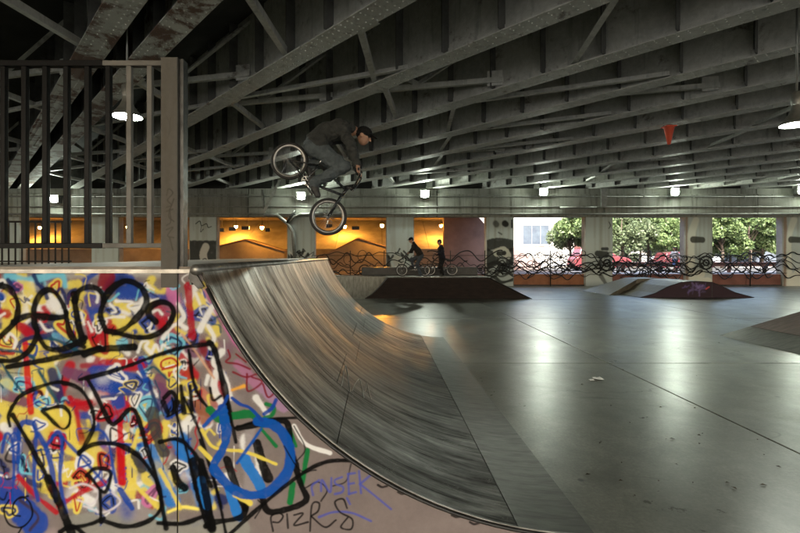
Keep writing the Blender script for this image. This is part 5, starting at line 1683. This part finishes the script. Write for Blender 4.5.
# right side of the body is towards the camera (-y)
cr, up_b = A((math.cos(math.radians(-55.3)), 0, math.sin(math.radians(-55.3)))), A((math.sin(math.radians(55.3)), 0, math.cos(math.radians(55.3))))
bbp = A(rb_loc) + cr * .36 + up_b * .035
ca = math.radians(-12)
ped = {}
for s, nm in ((-1, 'r'), (1, 'l')):
    ped[nm] = bbp + cr * (s * -.172 * math.cos(ca)) + up_b * (s * -.172 * math.sin(ca)) + A((0, s * .128, 0))
gr = {nm: A(rb_loc) + cr * .695 + up_b * .689 + A((0, s * .31, 0)) for s, nm in ((-1, 'r'), (1, 'l'))}
J = dict(hip=rp(315.5, 146.5), chest=rp(338, 131.5), arch=A((-.02, 0, .05)), neck=rp(354, 131), hoodoff=A((-.055, 0, .03)),
         sl=rp(343, 131.5, .18), sr=rp(344, 132.5, -.18), el=rp(352, 152, .34), er=rp(354, 155, -.33),
         hl=rp(316, 148, .095), hr=rp(317, 149, -.095), kl=rp(338, 163, .15), kr=rp(345, 169, -.17))
foot_dir = cr * .92 + up_b * .38
foot_dir = cr
for nm in 'lr':
    J['a' + nm] = ped[nm] - cr * .06 + up_b * .095
    J['t' + nm] = ped[nm] + cr * .10 + up_b * .055
    J['w' + nm] = gr[nm] + (J['e' + nm] - gr[nm]) / np.linalg.norm(J['e' + nm] - gr[nm]) * .085
limbs(pr, J, 1.17)
for nm, s in (('r', -1), ('l', 1)):
    hand(pr, J['w' + nm], gr[nm], A((0, -s, 0)), cr * .6 - up_b * .75)
head(pr, rp(363.5, 136.5), A((.88, -.18, -.45)), A((.45, 0, .9)), 1.0)
make_body("body", pr, .0085, [M_HOODIE, M_JEANS, M_SKIN, M_CAPB, M_SHOE, M_HAIR, M_SKIN], rider)

# ------------------------------------------------------------------ the two riders waiting on the box
def rider_on_box(px_front, px_rear, y, label, blabel, mats, lean, stand, seed):
    sy = F / y
    zb = zt_ - .006 + .2585
    xr = (px_rear - CX) / sy; xf = (px_front - CX) / sy
    make_bike(blabel, "bmx bikes", (xr, y, zb), (0, 0, math.pi))
    p = thing("person", label, "person", (xr - .4, y, zt_))
    pr = []
    cr, u = A((-1, 0, 0)), A((0, 0, 1))
    O = A((xr, y, zb))
    sc = .97
    gr = {nm: O + cr * .695 + u * .689 + A((0, s * .31, 0)) for s, nm in ((1, 'r'), (-1, 'l'))}      # heading -x: right hand is +y
    if not stand:
        bbp = O + cr * .36 + u * .035
        ca = math.radians(-12)
        ped = {'r': bbp + cr * .168 + u * -.035 * -1 + A((0, .128, 0)), 'l': bbp - cr * .168 - u * .035 + A((0, -.128, 0))}
        hip = O + cr * .16 + u * .60
        ch = hip + cr * .26 + u * .36
        J = dict(hip=hip, chest=ch, arch=A((.03, 0, .02)), neck=ch + cr * .07 + u * .14, hoodoff=A((.05, 0, 0)),
                 sl=ch + A((0, -.16, 0)) + u * .05, sr=ch + A((0, .16, 0)) + u * .05, hl=hip + A((0, -.08, -.02)), hr=hip + A((0, .08, -.02)),
                 el=ch + cr * .12 + u * -.19 + A((0, -.27, 0)), er=ch + cr * .12 + u * -.19 + A((0, .27, 0)),
                 kl=hip + cr * .26 + u * -.27 + A((0, -.14, 0)), kr=hip + cr * .36 + u * -.17 + A((0, .14, 0)))
        for nm in 'lr':
            J['a' + nm] = ped[nm] - cr * .05 + u * .09; J['t' + nm] = ped[nm] + cr * .09 + u * .05
        # left foot down on the deck
        J['kl'] = hip + cr * .16 + u * -.36 + A((0, -.2, 0)); J['al'] = A((hip[0] - .02, y - .27, zt_ + .07)); J['tl'] = J['al'] + cr * .14 + u * -.03
        hd = ch + cr * .13 + u * .27
    else:
        hip = O + cr * .42 + u * .44 + A((0, 0, 0))
        ch = hip + cr * .05 + u * .42
        J = dict(hip=hip, chest=ch, arch=A((0, 0, 0)), neck=ch + cr * .02 + u * .15, hoodoff=A((.05, 0, -.01)),
                 sl=ch + A((0, -.16, 0)) + u * .06, sr=ch + A((0, .16, 0)) + u * .06, hl=hip + A((0, -.09, -.02)), hr=hip + A((0, .09, -.02)),
                 el=ch + cr * .1 + u * -.2 + A((0, -.26, 0)), er=ch + cr * .1 + u * -.2 + A((0, .26, 0)),
                 kl=hip + cr * .05 + u * -.32 + A((0, -.17, 0)), kr=hip + cr * .07 + u * -.32 + A((0, .17, 0)))
        for nm, s in (('l', -1), ('r', 1)):
            J['a' + nm] = A((hip[0] + .02, y + s * .2, zt_ + .07)); J['t' + nm] = J['a' + nm] + cr * .15 + u * -.03
        hd = ch + cr * .06 + u * .30
    for nm in 'lr':
        J['w' + nm] = gr[nm] + (J['e' + nm] - gr[nm]) / np.linalg.norm(J['e' + nm] - gr[nm]) * .075
    limbs(pr, J, sc)
    for nm, s in (('l', -1), ('r', 1)):
        hand(pr, J['w' + nm], gr[nm], A((0, -s, 0)), cr * .4 - u * .9, .9)
    head(pr, hd, cr * .95 - u * .25 + A((0, -.12, 0)), u, .92, cap=not stand, hair=stand)
    make_body("body", pr, .012, mats, p)
rider_on_box(402, 424.5, 19.35, "rider in dark brown jacket and blue jeans leaning over a bike on the box", "bike under the leaning rider in the brown jacket", [M_JACK, M_DENIM2, M_SKIN, M_CAPB, M_SHOE, M_HAIR, M_SKIN], .5, False, 1)
rider_on_box(430, 452, 19.75, "rider in black standing upright over a bike on the box", "bike under the standing rider in black", [M_NAVY, M_DARKTR, M_SKIN, M_HAIR, M_SHOE, M_HAIR, M_SKIN], .1, True, 2)

# ------------------------------------------------------------------ pedestrian on the street
def pedestrian(x, y, z0):
    p = thing("person", "pedestrian in white shirt and blue shorts walking behind the iron fence", "person", (x, y, z0))
    f, u = A((-.95, -.3, 0)), A((0, 0, 1)); l = A((.3, -.95, 0))
    hip = A((x, y, z0 + .92)); ch = hip + u * .4 + f * .03
    J = dict(hip=hip, chest=ch, neck=ch + u * .17, hoodoff=A((0, 0, 0)), sl=ch + l * .17 + u * .08, sr=ch - l * .17 + u * .08,
             el=ch + l * .23 - u * .2 - f * .08, er=ch - l * .23 - u * .2 + f * .08, wl=ch + l * .24 - u * .43 + f * .02, wr=ch - l * .24 - u * .4 + f * .2,
             hl=hip + l * .09, hr=hip - l * .09, kl=hip + l * .1 - u * .42 + f * .16, kr=hip - l * .1 - u * .43 - f * .04,
             al=hip + l * .1 - u * .84 + f * .2, ar=hip - l * .1 - u * .8 - f * .28)
    J['tl'] = J['al'] + f * .17 - u * .03; J['tr'] = J['ar'] + f * .14 - u * .08
    pr = []
    limbs(pr, J, .92, hood=False, sleeves=False, shorts=True)
    for nm, s in (('l', 1), ('r', -1)):
        d = (J['w' + nm] - J['e' + nm]); d /= np.linalg.norm(d)
        hand(pr, J['w' + nm] + d * .02, J['w' + nm] + d * .09, f, -l * s, .9)
    head(pr, ch + u * .33 + f * .03, f, u, .95, cap=False, hair=True)
    make_body("body", pr, .015, [M_WSHIRT, M_BSHORT, M_SKIN, M_HAIR, M_SHOE, M_HAIR, M_SKIN], p)
pedestrian((675 - CX) * 31.6 / F, 31.6, ST + .004)

# ================================================================== STREET BEYOND
gl = thing("guard_rail", "rusty brown guard rail along the street beyond the iron fence", "guard rail", (20, 33, ST))
gy = 33.0
m = MB()
pf_ = [(0, .74), (-.07, .70), (-.07, .64), (0, .60), (0, .56), (-.07, .52), (-.07, .46), (0, .42)]
vs = [(x, gy + dy, ST + z) for x in (14.2, 60) for dy, z in pf_] + [(x, gy + dy + .03, ST + z) for x in (14.2, 60) for dy, z in pf_]
fs = []
for q in (0, 16):
    for i in range(7):
        fs.append((q + i, q + i + 1, q + 8 + i + 1, q + 8 + i))
m.add(vs, fs); m.build("rail_beam", M_GUARD, gl)
for x in np.arange(14.6, 60, 2.5):
    MB().box2((x - .08, gy + .05, ST), (x + .08, gy + .22, ST + .72)).build("rail_post", M_GUARD, gl)

def car(x, y, z, L, H, paint, label, ang=0):
    c = thing("parked_car", label, "car", (x, y, z), "cars parked on the street", (0, 0, ang))
    hw = .9
    low = [(-L / 2, .35), (-L / 2 + .05, .85), (-L / 2 + .25, 1.0), (L / 2 - 1.05, 1.02), (L / 2 - .2, .88), (L / 2, .7), (L / 2, .35), (L / 2 - .3, .25), (-L / 2 + .3, .25)]
    MB().prism([(a, b * H / 1.6) for a, b in low], -hw, hw).build("body", paint, c, bevel=.07, local=True)
    cab = [(-L / 2 + .3, 1.0), (-L / 2 + .55, 1.52), (-L / 2 + .95, 1.6), (L / 2 - 2.1, 1.58), (L / 2 - 1.15, 1.02)]
    m = MB()
    n = len(cab)
    vs = [(a, -hw + .03 + (b - 1) * .28, b * H / 1.6) for a, b in cab] + [(a, hw - .03 - (b - 1) * .28, b * H / 1.6) for a, b in cab]
    m.add(vs, [tuple(range(n)), tuple(range(2 * n - 1, n - 1, -1))] + [(i, i + n, (i + 1) % n + n, (i + 1) % n) for i in range(n)])
    m.build("cabin", paint, c, bevel=.06, local=True)
    for (a0, a1) in ((-L / 2 + .72, -L / 2 + 1.6), (-L / 2 + 1.7, L / 2 - 1.75)):
        for s in (-1, 1):
            z0, z1 = 1.08, 1.46
            y0_, y1_ = s * (hw - .03 - (z0 - 1) * .28 + .012), s * (hw - .03 - (z1 - 1) * .28 + .012)
            k = H / 1.6
            MB().add([(a0, y0_, z0 * k), (a1 + .25, y0_, z0 * k), (a1, y1_, z1 * k), (a0 + .1, y1_, z1 * k)], [(0, 1, 2, 3)]).build("window", M_GLASS, c, local=True)
    for sx in (-L / 2 + .85, L / 2 - .85):
        for s in (-1, 1):
            w = MB().lathe([(.001, -.11), (.2, -.11), (.33, -.1), (.35, -.05), (.35, .05), (.33, .1), (.2, .11), (.001, .11)], (sx, s * (hw - .08), .35), 20, 'y').build("wheel", M_TYRE, c, smooth=True, local=True)
            MB().lathe([(.001, s * .125), (.2, s * .118)], (sx, s * (hw - .08), .35), 16, 'y').build("hub_cap", M_ALU, w, local=True)
    for s in (-1, 1):
        MB().box2((L / 2 - .06, s * .55 - .18, .62), (L / 2 + .015, s * .55 + .18, .76)).build("headlight", M_GLASS, c, local=True)
        MB().box2((-L / 2 - .015, s * .62 - .12, .72), (-L / 2 + .06, s * .62 + .12, .92)).build("tail_light", M_REDPAINT, c, local=True)
    return c
car(18.6, 40.0, ST - .1, 4.7, 1.95, M_REDPAINT, "red parked car behind the guard rail next to the pale house")
car(25.8, 40.2, ST - .1, 4.5, 1.6, M_DARKCAR, "maroon parked car behind the pedestrian")

def leaf_tree(x, y, z0, h, rad, label, mat, seed, n=5200, cz=.62):
    t = thing("street_tree", label, "tree", (x, y, z0), "street trees")
    r_ = np.random.default_rng(seed)
    m = MB()
    m.tube([(x, y, z0 - .05), (x + .08, y, z0 + h * .25), (x - .05, y + .1, z0 + h * .5), (x, y, z0 + h * .8)], [.17, .13, .09, .03], 8)
    cl = []
    for k in range(34):
        a_ = r_.uniform(0, 6.28); e = r_.uniform(-.5, 1.0); q = r_.uniform(.45, 1.0)
        cpt = A((x, y, z0 + h * cz)) + A((math.cos(a_) * math.cos(e) * rad, math.sin(a_) * math.cos(e) * rad, math.sin(e) * rad * 1.0)) * q
        cl.append((cpt, r_.uniform(.5, .95)))
        if k < 9:
            b0 = A((x, y, z0 + h * r_.uniform(.25, .5)))
            m.tube([b0, (b0 + cpt) / 2 + A((0, 0, .2)), cpt], [.06, .04, .015], 6)
    m.build("trunk", M_BARK, t, smooth=True)
    ci = r_.integers(0, len(cl), n)
    C = np.array([cl[i][0] for i in ci]); R_ = np.array([cl[i][1] for i in ci])
    d = r_.normal(size=(n, 3)); d /= np.linalg.norm(d, axis=1)[:, None]
    P = C + d * (R_ * r_.random(n) ** .5)[:, None]
    a_ = r_.normal(size=(n, 3)); a_ /= np.linalg.norm(a_, axis=1)[:, None]
    b_ = np.cross(a_, r_.normal(size=(n, 3))); b_ /= np.linalg.norm(b_, axis=1)[:, None]
    sz = r_.uniform(.07, .2, n)[:, None]
    v = np.stack([P + a_ * sz, P + b_ * sz * .55, P - a_ * sz, P - b_ * sz * .55], 1).reshape(-1, 3)
    f = np.arange(n * 4).reshape(n, 4)
    me = bpy.data.meshes.new("crown")
    me.from_pydata(v.tolist(), [], f.tolist())
    mkobj("crown", me, mat, t)
tl = ["slim leafy tree in front of the pale house", "leafy tree behind the tangled fence, left of the pedestrian", "leafy tree right behind the pedestrian", "leafy tree filling the left of the rightmost open bay", "leafy tree near the blue grey house", "tree with low dull leaves at the middle of the pedestrian's bay", "distant tree between the two houses"]
tl += ["leafy tree behind the column left of the pedestrian's bay", "broad tree standing far behind the maroon car", "broad tree standing far behind the rightmost bay", "low tree beside the red house", "wide hedge-like tree far behind the pedestrian", "wide hedge-like tree far behind the maroon car's roof", "wide hedge-like tree far behind the rightmost bay's fence post", "wide hedge-like tree far left of the blue grey house"]
for i, (px, y, h, rad, mt, cz) in enumerate(((586, 46, 6.4, 2.6, M_LEAF1, .66), (622, 47, 6.2, 3.0, M_LEAF2, .58), (676, 48, 6.2, 3.1, M_LEAF1, .56), (722, 47, 6.2, 2.9, M_LEAF1, .58), (750, 52, 7, 3.2, M_LEAF1, .54), (648, 52, 6.6, 3.4, M_LEAF2, .52), (700, 56, 8, 4, M_LEAF2, .5),
                                             (606, 52, 6.5, 3.2, M_LEAF1, .52), (665, 58, 8, 4.4, M_LEAF2, .46), (738, 59, 8, 4.4, M_LEAF2, .46), (570, 50, 5.4, 2.2, M_LEAF2, .6),
                                             (690, 64, 6.5, 4.4, M_LEAF1, .4), (640, 66, 6.5, 4.6, M_LEAF2, .4), (730, 64, 6.5, 4.4, M_LEAF1, .4), (762, 55, 6, 3.0, M_LEAF1, .45))):
    leaf_tree((px - CX) * y / F, y, ST + .02 if y > 50 else ST - .1, h, rad, tl[i], mt, 100 + i, n=17000, cz=cz)

def house(x0, x1, y, h, wallm, label, wins, roof=True):
    hs = thing("house", label, "house", ((x0 + x1) / 2, y, ST))
    MB().box2((x0, y, ST - .1), (x1, y + 9, ST + h)).build("wall", wallm, hs)
    m = MB().prism([(x0 - .4, ST + h + .002), (x1 + .4, ST + h + .002), ((x0 + x1) / 2, ST + h + 2.8)], y - .4, y + 9.4)
    m.build("roof", M_ROOF, hs)
    for (a, b, c, d, nx_) in wins:
        wn_ = MB()
        for (p, q) in (((a - .1, c - .1), (b + .1, c)), ((a - .1, d), (b + .1, d + .1)), ((a - .1, c), (a, d)), ((b, c), (b + .1, d))):
            wn_.box2((p[0], y - .08, p[1]), (q[0], y + .05, q[1]))
        w = wn_.build("window", M_FRAME, hs)
        for i in range(nx_):
            xa, xb = a + (b - a) * i / nx_, a + (b - a) * (i + 1) / nx_
            MB().box2((xa + .03, y - .03, c), (xb - .03, y - .01, d)).build("pane", M_GLASS, w)
            if i:
                MB().box2((xa - .03, y - .07, c), (xa + .03, y - .005, d)).build("mullion", M_FRAME, w)
        MB().box2((a - .2, y - .16, c - .2), (b + .2, y - .002, c - .101)).build("sill", M_TRIM, w)
    return hs
hy = 60
sh = F / hy
house((486 - CX) / sh, (574 - CX) / sh, hy, 7.2, M_HOUSE1, "pale cream house with a wide three pane window across the street", [((523 - CX) / sh, (549 - CX) / sh, 3.1, 5.5, 3), ((500 - CX) / sh, (513 - CX) / sh, 3.1, 5.5, 2)])
h2 = house((575 - CX) / sh + .1, (604 - CX) / sh, hy + 1.5, 6.2, M_DOOR, "dark red house partly hidden behind the slim tree", [((586 - CX) / sh, (591 - CX) / sh, 2.2, 4.6, 1)])
house((764 - CX) / sh, (850 - CX) / sh, hy - 2, 7.6, M_HOUSE2, "blue grey house at the right edge across the street", [((778 - CX) / sh, (786 - CX) / sh, 3.6, 5.6, 1), ((795 - CX) / sh, (803 - CX) / sh, 3.6, 5.6, 1)])
house((640 - CX) / sh, (700 - CX) / sh, hy + 12, 6.5, M_HOUSE1, "pale house hidden behind the trees of the middle bay", [((655 - CX) / sh, (662 - CX) / sh, 3.2, 5.2, 1)])
